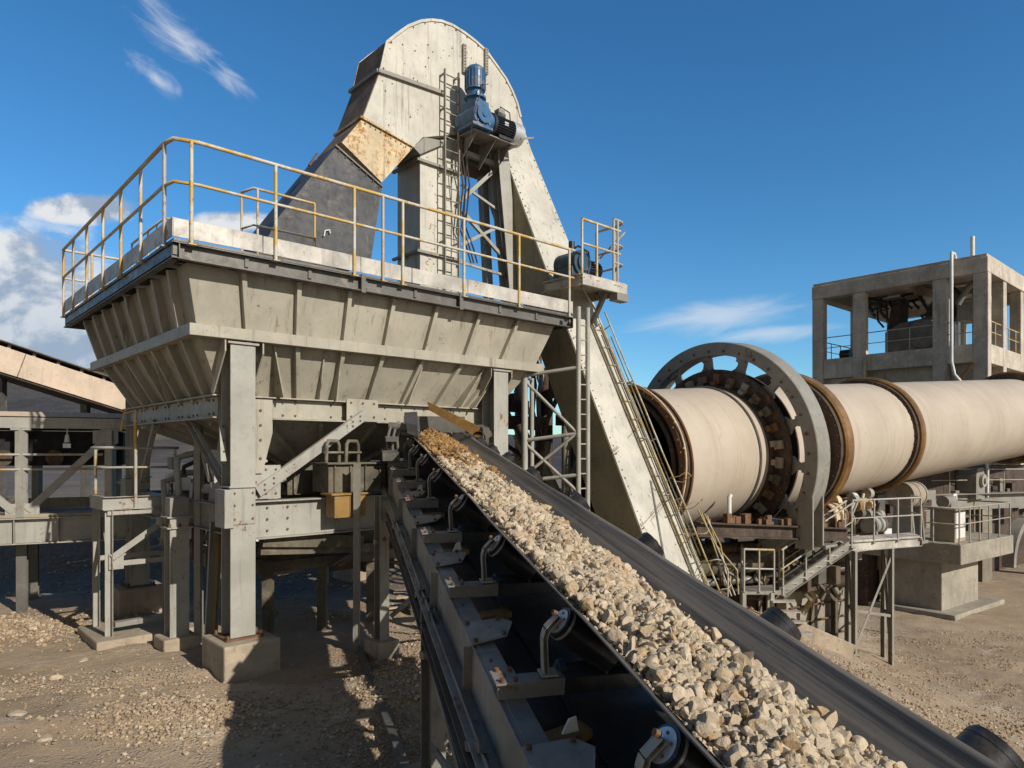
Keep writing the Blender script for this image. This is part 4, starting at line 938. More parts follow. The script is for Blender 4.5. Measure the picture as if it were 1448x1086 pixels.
def rotm(n):
    q = rng.normal(size=(n, 4)); q /= np.linalg.norm(q, axis=1, keepdims=True); w_, x, y, z = q.T
    return np.stack([1-2*(y*y+z*z), 2*(x*y-z*w_), 2*(x*z+y*w_), 2*(x*y+z*w_), 1-2*(x*x+z*z), 2*(y*z-x*w_), 2*(x*z-y*w_), 2*(y*z+x*w_), 1-2*(x*x+y*y)], 1).reshape(n, 3, 3)
def scatter(protos, faces, pos, size, squash=1.):
    n = len(pos); R = rotm(n); idx = rng.integers(0, len(protos), n); P = np.array(protos)[idx]*size[:, None, None]
    vv = np.einsum('nij,nkj->nki', R, P); vv[..., 2] *= squash; vv += pos[:, None, :]
    nv = P.shape[1]; ff = (faces[None]+np.arange(n)[:, None, None]*nv).reshape(-1, 3); return vv.reshape(-1, 3), ff
def load_z(x, a_):          # top of the heaped load across the belt
    u = np.clip((x-.05)/.66, 0, 1); return -.075+.062*np.sin(np.pi*np.clip(u*1.08, 0, 1))**.8-.06*sm((u-.55)/.45)+.022*np.sin(a_*3.1+x*9)+.016*np.sin(a_*7.7-x*14)
# bed under the stones
bx = np.linspace(.06, .71, 24); ba = np.linspace(CA(-3), CA(11.2), 420); BX, BA = np.meshgrid(bx, ba)
BZ = load_z(BX, BA)-.035+.012*rng.normal(size=BX.shape); BZ = np.maximum(BZ, np.interp(BX, [w_[0] for w_ in WING], [w_[1] for w_ in WING])+.002)
MCn = np.array(MC); toW = lambda L: L@MCn[:3, :3].T+MCn[:3, 3]
bedv = toW(np.stack([BX.ravel(), BA.ravel(), BZ.ravel()], 1)); bedf = grid_faces(24, 420); bedf = np.concatenate([bedf[:, [0, 1, 2]], bedf[:, [0, 2, 3]]])
N = 16500
yy_ = rng.uniform(1.2, 11.15, N)**1; y0 = np.where(rng.random(N) < .5, rng.uniform(1.2, 6, N), yy_)
sz = np.exp(rng.normal(math.log(.0205), .40, N)).clip(.010, .05); big = rng.random(N) < .03; sz = np.where(big, rng.uniform(.038, .058, N), sz)
x0 = rng.uniform(.085, .71, N)+sz*.3; edge_fade = sm((x0-.58+.05*np.sin(y0*5.3)+.03*np.sin(y0*13))/.13); keep = rng.random(N) > edge_fade*.75; 
a0_ = CA(y0); wz = np.interp(x0-sz*.8, [w_[0] for w_ in WING], [w_[1] for w_ in WING]); z0 = np.maximum(load_z(x0, a0_)+rng.uniform(-.03, .012, N)-sz*.15, wz+sz*.75)
loc = np.stack([x0, a0_, z0], 1)[keep]; sz = sz[keep]; yk = y0[keep]
# the 300 nearest larger stones are objects, the rest one mass
score = sz/(yk+.3); order = np.argsort(-score); vis = (yk > 1.9); order = order[vis[order]][:300]; ind = np.zeros(len(sz), bool); ind[order] = True
Wp = toW(loc); GB = 'limestone pieces on the belt'
pm = []
for i, p in enumerate(PR):
    me = np_mesh('limestone_piece', p, S3[1], [STONE], False); pm.append(me)
R = rotm(300)
for j, k in enumerate(order):
    o = bpy.data.objects.new('limestone_piece', pm[j % len(pm)]); COL.objects.link(o); s_ = float(sz[k])
    o.matrix_world = Matrix.Translation(Wp[k]) @ Matrix(R[j].tolist()).to_4x4() @ Matrix.Diagonal((s_, s_, s_, 1)); WM[o] = o.matrix_world.copy()
    tag(o, 'larger chunk of pale crushed limestone lying on the moving belt', 'stone', GB)
rest = ~ind; wet = rest & (yk > 7.7+.4*np.sin(loc[:, 0]*15)+2.0*rng.random(len(yk))); rest = rest & ~wet; nearm = rest & (yk < 6.0); farm = rest & ~nearm
v1, f1 = scatter(PM, S2[1], Wp[nearm], sz[nearm]); v2, f2 = scatter(PL, S1[1], Wp[farm], sz[farm]*1.05)
v4, f4 = scatter(PL, S1[1], Wp[wet]+np.array([0, 0, .012]), sz[wet]*1.15); tag(link_mesh('ochre_gravel', np_mesh('ochre_gravel', v4, f4, [STONEW], False)), 'damp ochre stained gravel at the loading end of the belt', 'gravel', kind='stuff')
# fines that fill between
nf = 15000; yf = rng.uniform(1.5, 11.1, nf); xf = np.where(rng.random(nf) < 0, rng.uniform(.66, .86, nf), rng.uniform(.06, .74, nf)); stray = xf > .75; sf = rng.uniform(.006, .015, nf); zf = np.maximum(load_z(xf, CA(yf))-.012+rng.uniform(-.012, .010, nf), np.interp(xf, [w_[0] for w_ in WING], [w_[1] for w_ in WING])+.004)
kf = (rng.random(nf) > sm((xf-.65)/.12)*.85) | stray; v3, f3 = scatter(PL, S1[1], toW(np.stack([xf, CA(yf), zf], 1))[kf], sf[kf])
off = [0, len(v1), len(v1)+len(v2), len(v1)+len(v2)+len(v3)]
me = np_mesh('crushed_limestone', np.concatenate([v1, v2, v3, bedv]), np.concatenate([f1, f2+off[1], f3+off[2], bedf+off[3]]), [STONE], False)
tag(link_mesh('crushed_limestone', me), 'bed of fine crushed limestone heaped along the belt', 'gravel', kind='stuff')
# yard gravel
def yard(n, xr, yr, lo, hi, thr, seed, f=.35):
    x = rng.uniform(*xr, n); y = rng.uniform(*yr, n); d = fbm(x, y, seed, 4, f); k = d > thr+rng.normal(size=n)*.10; x, y = x[k], y[k]
    s_ = np.exp(rng.uniform(math.log(lo), math.log(hi), len(x))); return np.stack([x, y, ground_z(x, y)+s_*.25], 1), s_
parts = [yard(15000, (-9, 1.2), (5.8, 12.5), .004, .016, .20, 11), yard(900, (-9, 0), (5.8, 12), .010, .034, .15, 12), yard(26000, (3.2, 15), (6.5, 21), .008, .036, .0, 13), yard(9000, (4, 12), (7, 14), .006, .05, .1, 17), yard(5000, (-13, -1), (12, 17), .01, .04, .05, 14)]
def patch(n, cx, cy, sx, sy, lo, hi):
    x = rng.normal(cx, sx, n); y = rng.normal(cy, sy, n); s_ = np.exp(rng.uniform(math.log(lo), math.log(hi), n)); return np.stack([x, y, ground_z(x, y)+s_*.3], 1), s_
parts += [patch(2600, -3.5, 7.5, .55, .35, .01, .034), patch(2200, -8.2, 11.2, .9, .5, .012, .05), patch(4200, -1.3, 8.6, .55, 1.2, .009, .028), patch(900, -5.2, 8.6, 1.0, .35, .008, .028), patch(1200, -1.0, 6.9, .5, .5, .008, .024)]
pp = np.concatenate([p[0] for p in parts]); ss = np.concatenate([p[1] for p in parts]); v_, f_ = scatter(PL, S1[1], pp, ss, .75)
tag(link_mesh('yard_gravel', np_mesh('yard_gravel', v_, f_, [STONEG], False)), 'loose limestone chips strewn over the dusty yard', 'gravel', kind='stuff')
# a few separate pale lumps on the dirt, left foreground
LUMPS = [(80, 962, .085, 'flat pale limestone lump lying alone on the dirt at far left', ), (30, 1012, .10, 'white limestone lump at the left edge of the yard foreground'), (118, 935, .06, 'small white lump just left of the stand footing'), (204, 985, .05, 'small pale lump on the lit dirt beside the belt shadow'), (60, 1046, .09, 'flattish white lump in the lower left corner of the yard'), (150, 1000, .045, 'tiny pale lump in the middle of the lit dirt')]
for u, v, s_, lab in LUMPS:
    Y_ = E*F/(v-638); x = (u-724)/F*Y_; o = bpy.data.objects.new('limestone_lump', pm[random.randrange(14)]); COL.objects.link(o)
    o.matrix_world = Matrix.Translation((x, Y_, float(ground_z(x, Y_))+s_*.2)) @ Matrix.Rotation(random.uniform(0, 6), 4, 'Z') @ Matrix.Diagonal((s_*1.3, s_, s_*.5, 1)); tag(o, lab, 'stone', 'pale lumps on the yard')
# ------------------------------------------------------------ rotary kiln
KS = 1.05; KT = -.86; FA = math.pi+.36
def KA(t_): return V((3.47+1.329*t_, 15.5+t_, .1207*(t_-1.42)))*KS+V((0, 0, E))
kz = V((1.329, 1, .1207)).normalized(); kx = V((-.6, .8, 0)); kx = (kx-kz*kx.dot(kz)).normalized(); ky = kz.cross(kx)
kh = V((.8, .6, 0)); kside = V((-.6, .8, 0))
MK = Matrix(((kx.x, ky.x, kz.x, KA(0).x), (kx.y, ky.y, kz.y, KA(0).y), (kx.z, ky.z, kz.z, KA(0).z), (0, 0, 0, 1)))
kl = thing('rotary_kiln', 'huge beige rotary kiln tube with spoked steel ring and rusty tyres', 'kiln', M=MK)
def KD(t_): return t_*1.6675*KS
R0 = 1.55*KS; Zv = V((0, 0, 1)); O0 = V((0, 0, 0))
m = MB(); m.lathe(O0, Zv, [(R0, KD(KT)), (R0, KD(20))], n=96)
for t_ in (.30, .62, 2.05, 3.3, 4.3, 6.1, 7.3, 8.4, 10.8, 12.4): m.lathe(O0, Zv, [(R0, KD(t_)-.03), (R0+.006, KD(t_)-.02), (R0+.006, KD(t_)+.02), (R0, KD(t_)+.03)], n=96)
m.m = 1; m.lathe(O0, Zv, [(R0, KD(KT)), (R0-.16, KD(KT)), (R0-.16, KD(3)), (.02, KD(3))], n=72)
m.build('shell', [KILN, DARK], kl, local=True)
def hoop(name, t0, w_, r, mt, n=96, prof=None, rin=None):
    m = MB(); d0 = KD(t0); rin = rin or R0-.01
    pr = prof or [(rin, d0), (r-.02, d0), (r, d0+.02), (r, d0+w_-.02), (r-.02, d0+w_), (rin, d0+w_)]
    m.lathe(O0, Zv, pr, n=n); return m, m.build
m, bld = hoop('x', KT-.04, .07, R0+.13, None); 
m.m = 1
for i in range(40):
    a_ = i*2*math.pi/40; p = V((math.cos(a_), math.sin(a_), 0)); m.bolt(p*(R0+.07)+Zv*(KD(KT-.04)), -Zv, .026, .03)
bld('end_flange', [RUSTM, OCHRE], kl, local=True)
m, bld = hoop('x', KT+.05, .10, R0+.08, None); bld('seal_ring', RUSTB, kl, local=True)
m, bld = hoop('x', KT+.13, .05, R0+.11, None); bld('seal_ring', RUSTM, kl, local=True)
m, bld = hoop('x', KT-.06, .02, R0-.08, None, rin=R0-.17); bld('inner_lip', RUSTB, kl, local=True)
m = MB()
for rr, dd in ((R0+.17, -.06),):
    m.tube([V((math.cos(a_)*rr, math.sin(a_)*rr, KD(KT)+dd+.03*math.sin(a_*5))) for a_ in np.linspace(-1.4, 4.1, 60)], .022, 6)
for i in range(20):
    a_ = i*.31-1.4; c_, s_ = math.cos(a_), math.sin(a_); m.beam(V((c_*(R0+.1), s_*(R0+.1), KD(KT)-.05)), V((c_*(R0+.18), s_*(R0+.18), KD(KT)-.07)), .03, .02)
m.build('seal_pipe', STAIN, kl, local=True)
# hub ring with pads, spokes, great ring
TR = 1.08; d0 = KD(TR); RH = 1.97*KS
m = MB(); m.lathe(O0, Zv, [(R0-.01, d0-.34), (R0+.06, d0-.34), (R0+.06, d0-.16), (RH, d0-.16), (RH, d0-.10), (R0+.08, d0-.10), (R0+.08, d0+.22), (RH-.05, d0+.22), (RH-.05, d0+.28), (R0-.01, d0+.28)], n=96)
m.m = 1
for i in range(56):
    a_ = i*2*math.pi/56; m.bolt(V((math.cos(a_), math.sin(a_), 0))*(RH-.05)+Zv*(d0-.16), -Zv, .022, .03)

m.build('hub_ring', [RUSTB, RUSTM], kl, local=True)
for i in range(28):
    a_ = (i+.5)*2*math.pi/28; r_ = V((math.cos(a_), math.sin(a_), 0)); t_ = V((-r_.y, r_.x, 0)); m = MB(); kk = random.uniform(.75, 1.2); m.obox(r_*(R0+.17+random.uniform(-.02, .05))+Zv*(d0-.21), t_*.105*kk, Zv*.05, r_*.10/kk); m.obox(r_*(R0+.10)+t_*random.uniform(-.04, .04)+Zv*(d0-.30), t_*.07, Zv*.05, r_*.05); m.build('hub_pad', random.choice([FRAME, SOOT, RUSTM, GRIME, CONCD]), kl, local=True, origin=r_*(R0+.15)+Zv*(d0-.06), bevel=.015)
m, bld = hoop('x', .68, .05, R0+.05, None); bld('wear_band', STEEL, kl, local=True)
RI, RO = 2.30*KS, 2.60*KS; dw = .52
m = MB(); m.lathe(O0, Zv, [(RI, d0-.20), (RO-.015, d0-.20), (RO, d0-.185), (RO, d0+dw-.215), (RO-.015, d0+dw-.20), (RI, d0+dw-.20), (RI, d0-.20)], n=128)
m.m = 1
for i in range(36):
    a_ = i*2*math.pi/36; r_ = V((math.cos(a_), math.sin(a_), 0)); m.bolt(r_*(RI+.10)+Zv*(d0-.20), -Zv, .03, .03)
m.build('great_ring', [FRAME, RUSTM], kl, local=True)
for i in range(14):
    a_ = (i+.3)*2*math.pi/14; r_ = V((math.cos(a_), math.sin(a_), 0)); t_ = V((-r_.y, r_.x, 0)); ri, ro = RH-.03, RI+.02; m = MB()
    prof = [(-.26, ro), (.26, ro), (.15, ro-.07), (.085, ro-.16), (.075, (ri+ro)/2), (.11, ri+.10), (.22, ri), (-.22, ri), (-.11, ri+.10), (-.075, (ri+ro)/2), (-.085, ro-.16), (-.15, ro-.07)]
    m.prism([r_*b_2+t_*a_2+Zv*(d0-.06) for a_2, b_2 in prof], Zv*.07); m.obox(r_*((ri+ro)/2)+Zv*(d0+.09), t_*.02, Zv*.12, r_*((ro-ri)/2-.01))
    m.obox(r_*(ro-.06)+Zv*(d0-.09), t_*.12, Zv*.03, r_*.07)
    m.build('spoke', FRAME, kl, local=True, origin=r_*((ri+ro)/2)+Zv*d0, bevel=.012)
m = MB()     # the ring's straight foot on the right
for k in (0, .42):
    fr_ = lambda a_, r_: V((math.cos(a_), math.sin(a_), 0))*r_+Zv*(d0-.21+k)
    A_ = MK @ fr_(FA, RO+.015); D_ = MK @ fr_(FA, RI-.02)
    m.prism([A_, A_-UP*1.15, A_-UP*1.15+kx*.42, D_-UP*.25], kz*.05)
m.box((MK @ (fr_(FA, RO)))-UP*1.15+kx*.25+kz*.22, (.7, .5, .05), (kx, kh, UP))
m.build('ring_foot', FRAME, kl)
# tyres further up
def tyre(t_, r, w_, mt, fl):
    d_ = KD(t_); m = MB(); m.lathe(O0, Zv, [(R0, d_-w_/2-.14), (r-.10, d_-w_/2-.14), (r-.10, d_-w_/2-.02)], n=110); m.m = 1
    m.lathe(O0, Zv, [(R0, d_-w_/2), (r-.05, d_-w_/2), (r, d_-w_/2+.05), (r, d_+w_/2-.07), (r-.07, d_+w_/2), (R0+.02, d_+w_/2+.02)], n=110); m.m = 0
    for i in range(44):
        a_ = i*2*math.pi/44; r_ = V((math.cos(a_), math.sin(a_), 0)); m.bolt(r_*(r-.17)+Zv*(d_-w_/2-.14), -Zv, .03, .035)
    m.build('tyre', [RUSTB, OCHRE], kl, local=True)
    m = MB(); m.lathe(O0, Zv, [(R0+.01, d_+w_/2+.0), (R0+.07, d_+w_/2+.03), (R0+.07, d_+w_/2+.10), (R0, d_+w_/2+.16)], n=96); m.build('retaining_band', RUSTM, kl, local=True)
tyre(2.62, 1.90*KS, .40, OCHRE, 1); tyre(5.25, 1.73*KS, .26, OCHRE, 1); tyre(12.4, 1.85*KS, .4, RUSTM, 1)
# ------------------------------------------------------------ kiln pier, slab and machines
pc = V((14.17, 22.0, 0)); zs0, zs1 = E-3.61, E-2.97
def KP(a_, b_2, z): p = pc+kh*a_+kside*b_2; return V((p.x, p.y, z))
pier = thing('kiln_pier', 'concrete kiln pier with projecting slab and low doorway', 'pier', KP(1.5, 2, E-5.5))
m = MB(); m.box(KP(2.25, 2.0, (zs0+zs1)/2), (4.5, 4.0, zs1-zs0), (kh, kside, UP)); m.build('slab', CONC, pier, bevel=.03)
m = MB(); m.box(KP(2.0, 1.7, (zs0+E-5.9)/2), (3.0, 1.9, zs0-E+5.9), (kh, kside, UP)); m.box(KP(2.2, 2.8, E-5.5), (4.2, 5.2, .5), (kh, kside, UP)); m.build('stem', CONC, pier, bevel=.03)
m = MB()
for b_2, w_ in ((2.75, .35), (3.5, .18), (4.3, .35)): m.box(KP(.95, b_2, (zs0+E-5.6)/2), (.3, w_, zs0-E+5.6), (kh, kside, UP))
m.box(KP(.95, 3.5, zs0-.30), (.32, 2.0, .6), (kh, kside, UP)); m.box(KP(2.6, 3.6, (zs0+E-5.6)/2), (.2, 2.4, zs0-E+5.6), (kh, kside, UP)); m.build('portal_wall', CONC, pier, bevel=.02)
pr2 = thing('bearing_pier', 'grimy concrete block carrying the kiln beneath the great ring', 'pier', KA(1.9)*1)
cR = KA(1.5); zb_ = E-5.4
m = MB(); c = V((cR.x, cR.y, 0)); m.box(c+UP*(E-4.0)+kside*1.2, (2.4, 2.6, 2.9), (kh, kside, UP)); m.box(c+UP*(E-2.45)-kh*.1+kside*.9, (3.4, 3.4, .24), (kh, kside, UP)); m.build('block', SOOT, pr2, bevel=.03)
m = MB()
for k in range(5): m.box(c+UP*(E-2.75-k*.45)-kside*(.14)+kh*random.uniform(-.3, .3), (2.0, .06, .10), (kh, kside, UP)); m.tube([c-kside*.3+kh*(-1.2+k*.5)+UP*(E-2.6), c-kside*.35+kh*(-1.1+k*.5)+UP*(E-3.3), c-kside*.2+kh*(-.8+k*.4)+UP*(E-3.8)], .05)
m.build('pipework', RUSTB, pr2)
# long edge beam in front of the ring (dark, level with the stair head)
eb = thing('edge_beam', 'dark rusty edge beam with clutter in front of the kiln ring base', 'beam', U(1090, 750, 17))
p, q = U(985, 748, 14.6), U(1198, 757, 16.2); q.z = p.z-.30
m = MB(); m.ibeam(p, q, .25, .30, .03, .02); m.build('beam', RUSTB, eb)
m = MB()
for k in range(22):
    pp_ = lerp(p, q, random.uniform(.03, .97))+UP*.15; h = random.uniform(.06, .22); m.box(pp_+UP*h/2+kside*random.uniform(-.05, .1), (random.uniform(.05, .22), random.uniform(.05, .16), h), (kh, kside, UP))
m.build('scrap', RUSTM, eb)
m = MB(); pp_ = lerp(p, q, .20)+UP*.15; m.tube([pp_, pp_+UP*.55, pp_+UP*.60+kh*.05], .05); m.build('post', WHITEP, eb)
m = MB(); pp_ = lerp(p, q, .5); m.box(pp_+kside*.75-UP*.1, ((q-p).length, 1.4, .06), ((q-p).normalized(), UP.cross((q-p).normalized()), UP)); m.build('walkway', RUSTB, eb)
# dark lower service gallery below the beam
lg = thing('pipe_rack', 'dark rack of pipes and ducts under the kiln mouth', 'pipe rack', U(1060, 860, 17.5))
def pipe(pts, r, mt, name='pipe', par=lg): mm = MB(); mm.tube(pts, r, 12); return mm.build(name, mt, par)
for v0, r, mt in ((778, .14, RUSTB), (800, .26, GRIME), (826, .10, STEEL), (846, .16, RUSTB)):
    p, q = U(975, v0, 16.0), U(1195, v0+5, 17.6); q.z = p.z; pipe([p, lerp(p, q, .4), lerp(p, q, .45)+UP*.1, q+UP*.1], r, mt)
for u in (1002, 1038, 1072, 1108, 1146, 1180):
    p = U(u, 762, 16.6+(u-1000)*.006); b = V((p.x, p.y, float(ground_z(p.x, p.y)))); mm = MB(); mm.ibeam(b, p, .13, .13, .012, .01, up=-kside); mm.build('post', GRIME, lg)
for u0, u1 in ((1002, 1072), (1072, 1146), (1108, 1180)):
    for va, vb in ((775, 850), (850, 775)):
        mm = MB(); mm.angle(U(u0, va, 16.5), U(u1, vb, 16.9), .06, .008); mm.build('brace', GRIME, lg)
for k in range(16):
    u = 995+k*12.5; p = U(u, 772+k % 4*13, 15.9+k*.1); L = random.uniform(.3, .9); pipe([p, p+V((random.uniform(-.1, .15), 0, -L*.4)), p+V((random.uniform(.1, .4), .1, -L*.7)), p+V((random.uniform(.1, .5), .2, -L*1.3))], random.choice((.03, .045, .07)), [RUSTB, GRIME, FRAME, RAILY][k % 4])
for k in range(12):
    u = 1000+k*16; p = U(u, 778+random.random()*60, 16.9); mm = MB(); mm.box(p, (random.uniform(.2, .7), .3, random.uniform(.15, .5)), (kh, kside, UP)); mm.build('duct', [GRIME, RUSTB, STEEL, SOOT][k % 4], lg, bevel=.01)
m = MB(); c = U(1085, 815, 18.3); m.box(c, (4.6, .5, 1.7), (kh, kside, UP)); m.build('back_panel', RUSTB, lg)
# support rollers and machines on the slab
def drum(name, c, ax_, r, L, mt, label, cat, base=None):
    th_ = thing(name, label, cat, c-UP*r); m = MB(); m.cyl(c-ax_*L/2, c+ax_*L/2, r, n=40); m.cyl(c-ax_*(L/2+.06), c-ax_*L/2, r*.86, n=36); m.m = 1; m.cyl(c-ax_*(L/2+.05), c-ax_*(L/2-.06), r*1.05, n=40); m.cyl(c+ax_*(L/2-.1), c+ax_*(L/2), r*1.06, n=40)
    m.cyl(c-ax_*.06, c+ax_*.06, r*1.03, n=40); m.build('drum', mt, th_)
    if base:
        m = MB()
        for k in (-.35, .35): p = c+ax_*L*k; m.prism([p-kside*r*.9-UP*base, p+kside*r*.9-UP*base, p+kside*r*.6-UP*r*.3, p-kside*r*.6-UP*r*.3], ax_*.08)
        m.box(c-UP*(base-.05), (L*1.1, r*2, .1), (kh, kside, UP)); m.build('pedestal', FRAME, th_)
    return th_
c = U(1283, 700, 22.6); drum('support_roller', c, kh, .42, .95, [CONCD, FRAME], 'pale round support roller on pedestal below the ochre tyre', 'roller', c.z-zs1)
c = U(1172, 730, 19.0); drum('support_roller', c, kh, .36, .7, [STAIN, RUSTM], 'rust stained support roller beside the foot of the great ring', 'roller', .62)
cb = thing('control_cabinet', 'pale boxy control cabinet on the kiln slab behind railings', 'cabinet', KP(.9, .9, zs1))
m = MB(); m.box(KP(.95, .75, zs1+.52), (.85, .75, 1.04), (kh, kside, UP)); m.box(KP(.95, .75, zs1+1.06), (.95, .85, .05), (kh, kside, UP)); m.build('body', CONCD, cb, bevel=.01)
m = MB(); m.box(KP(.95, .368, zs1+.55), (.7, .012, .85), (kh, kside, UP)); m.cyl(KP(1.22, .35, zs1+.5), KP(1.22, .35, zs1+.62), .012, n=6); m.build('door', WHITEP, cb)
mt_ = thing('pump_motor', 'grey hooded pump motor on top of the control cabinet', 'motor', KP(.9, .8, zs1+1.09)); c = KP(.95, .75, zs1+1.3)
m = MB(); m.cyl(c-kh*.4, c+kh*.25, .2, n=20); m.box(c-UP*.12, (.5, .4, .16), (kh, kside, UP)); m.build('housing', FRAME, mt_)
m = MB(); m.tube([c+kh*.3, c+kh*.5+UP*.2, c+kh*.62+UP*.2, c+kh*.66-UP*.5], .05); m.build('pipe', WHITEP, mt_)
# valve cluster beside the ring
vc = thing('valve_cluster', 'cluster of valves pipes and small motors by the stair head', 'valves', U(1215, 770, 20.3)); pz = U(1215, 772, 20.3)
for k in range(40):
    p = pz+kh*random.uniform(-1.6, 1.4)+kside*random.uniform(-.4, .9); mm = MB(); h = random.uniform(.5, 1.5)
    mm.tube([p, p+UP*h*.6, p+UP*h*.7+kh*random.uniform(-.3, .3), p+UP*h+kh*random.uniform(-.3, .3)], random.uniform(.025, .05), 8)
    if k % 2: mm.cyl(p+UP*h-kh*.1, p+UP*h+kh*.1, random.uniform(.10, .22), n=16)
    if k % 3 == 0: mm.box(p+UP*.2, (random.uniform(.2, .5), .3, random.uniform(.3, .6)), (kh, kside, UP))
    mm.build('pipe' if k % 2 == 0 else 'valve', [WHITEP, RUSTM, FRAME_L, GRIME, STAIN, FRAME, YEL][k % 7], vc)
m = MB(); m.box(pz+kside*.3-UP*.03, (2.2, 1.4, .06), (kh, kside, UP)); m.build('plinth', CONCD, vc)
bx_ = thing('terminal_box', 'pale rectangular terminal box standing between the tyres', 'box', U(1205, 735, 20.9)); c = U(1207, 722, 20.9)
m = MB(); m.box(c, (.9, .5, .7), (kh, kside, UP)); m.box(c+UP*.37, (1.0, .6, .04), (kh, kside, UP)); m.build('body', CONCD, bx_, bevel=.01)
m = MB()
for k in (-.35, .35): m.beam(c+kh*k-UP*.35, c+kh*k-UP*1.5, .1, .1)
m.build('leg', FRAME, bx_)
# slab guard rail
gr = thing('slab_guard_rail', 'rusty guard rail along the edges of the kiln slab', 'railing', KP(2, 0, zs1))
guard_rail(gr, [KP(.08, 1.6, zs1), KP(.08, .08, zs1), KP(4.4, .08, zs1), KP(4.4, 2.2, zs1)], 1.15, [KP(.08, 1.6, zs1), KP(.08, .85, zs1), KP(.08, .08, zs1), KP(.9, .08, zs1), KP(1.7, .08, zs1), KP(2.5, .08, zs1), KP(3.4, .08, zs1), KP(4.4, .08, zs1), KP(4.4, 1.2, zs1), KP(4.4, 2.2, zs1)], RAILG)
# ------------------------------------------------------------ access stair
st = thing('access_stair', 'steel access stair climbing right to a railed landing before the kiln slab', 'stair', U(1110, 870, 15.8))
def SPt(u, v, Y): return U(u, v, Y)
b0 = U(1105, 838, 15.6); b1 = U(1206, 768, 16.4); wv = V((.25, .97, 0))*.7
for o in (V((0,0,0)), wv):
    m = MB(); m.channel(b0+o, b1+o, .07, .24, .012, side=1 if o.length else -1); m.build('stringer', FRAME, st)
n_ = 9
for i in range(n_):
    p = lerp(b0, b1, (i+.5)/n_); m = MB(); m.prism([p-V((.11, 0, 0)), p+V((.11, .02, 0)), p+V((.11, .02, 0))+wv, p-V((.11, 0, 0))+wv], UP*.03); m.build('tread', GALV, st, origin=p)
l0 = V((b1.x, b1.y, b1.z+.06)); l1 = U(1302, 770, 17.3); l1.z = l0.z
m = MB(); m.hexa([l0-UP*.03, l1-UP*.03, l1+wv*1.1-UP*.03, l0+wv*1.1-UP*.03], [l0, l1, l1+wv*1.1, l0+wv*1.1]); m.channel(l0-UP*.14, l1-UP*.14, .08, .22, .012, side=-1); m.channel(l1-UP*.14, l1+wv*1.1-UP*.14, .08, .22, .012); m.build('landing', GALV, st)
f0 = U(1052, 832, 15.4); f1 = U(1092, 832, 15.55); f0.z = f1.z = b0.z+.05
m = MB(); m.hexa([f0-UP*.05, b0-UP*.05, b0+wv-UP*.05, f0+wv-UP*.05], [f0, b0+UP*.05, b0+wv+UP*.05, f0+wv]); m.build('lower_landing', FRAME, st)
for p in (f0, f0+wv, lerp(f0, b0, .75), lerp(f0, b0, .75)+wv):
    m = MB(); g_ = float(ground_z(p.x, p.y)); m.beam(V((p.x, p.y, g_)), p, .08, .08); m.build('leg', FRAME_L, st, origin=V((p.x, p.y, g_)))
guard_rail(st, [f0, lerp(f0, b0, .8)], .95, [f0, lerp(f0, b0, .4), lerp(f0, b0, .8)], RAILG); guard_rail(st, [f0+wv, f0], .95, [f0+wv], RAILG)
guard_rail(st, [b0, b1, l0+UP*.0, l1], .95, [lerp(b0, b1, k) for k in (.02, .33, .66, .98)]+[lerp(l0, l1, k) for k in (.3, .65, 1)], RAILG, drop=.1)
guard_rail(st, [b0+wv, b1+wv], .95, [lerp(b0, b1, k)+wv for k in (.02, .5, .98)], RAILG, drop=.1); guard_rail(st, [l1, l1+wv*1.1], .95, [l1+wv*1.1], RAILG)
# support tower for the landing
tw0 = lerp(l0, l1, .02)-UP*.25; tw1 = lerp(l0, l1, .55)-UP*.25; L4 = []
for p in (tw0, tw1, tw0+wv, tw1+wv):
    g_ = float(ground_z(p.x, p.y)); m = MB(); b = V((p.x, p.y, g_-.05)); m.ibeam(b, p, .10, .10, .010, .008, up=-kside); m.build('leg', FRAME, st, origin=b); L4.append((b, p))
for a_, b_2 in ((0, 1), (0, 2), (1, 3)):
    m = MB(); m.angle(lerp(*L4[a_], .05), lerp(*L4[b_2], .92), .06, .008); m.build('brace', FRAME, st)
    m = MB(); m.angle(lerp(*L4[a_], .42), lerp(*L4[b_2], .42), .06, .008); m.build('brace', FRAME, st)
m = MB()
for k in range(4):   # bottom flight turned back to the ground
    p = lerp(f0, b0, .9)+UP*(-.16-.18*k)+V((.05+.04*k, -.15-.2*k, 0)); m2 = MB(); m2.box(p, (.5, .2, .03)); m2.build('tread', GALV, st, origin=p)
kr = thing('kerb_beam', 'low concrete sill on the ground beneath the access stair', 'sill', U(1170, 895, 18)); p, q = U(1120, 893, 15.2), U(1200, 898, 15.4); p.z = float(ground_z(p.x, p.y))+.12; q.z = float(ground_z(q.x, q.y))+.10
m = MB(); m.beam(p, q, .35, .4); m.build('sill', CONCD, kr, bevel=.02)
yl = thing('yellow_barrier', 'small yellow tubular barrier under the stair landing', 'barrier', U(1256, 870, 20.5)); p = U(1246, 872, 20.6); q = U(1257, 872, 20.7)
p.z = q.z = float(ground_z(p.x, p.y)); m = MB()
for o in (p, q): m.tube([o, o+UP*1.2], .03)
for h in (.5, 1.0, 1.2): m.tube([p+UP*h-kh*.1, q+UP*h+kh*.1], .025)
m.build('frame', RAIL, yl)
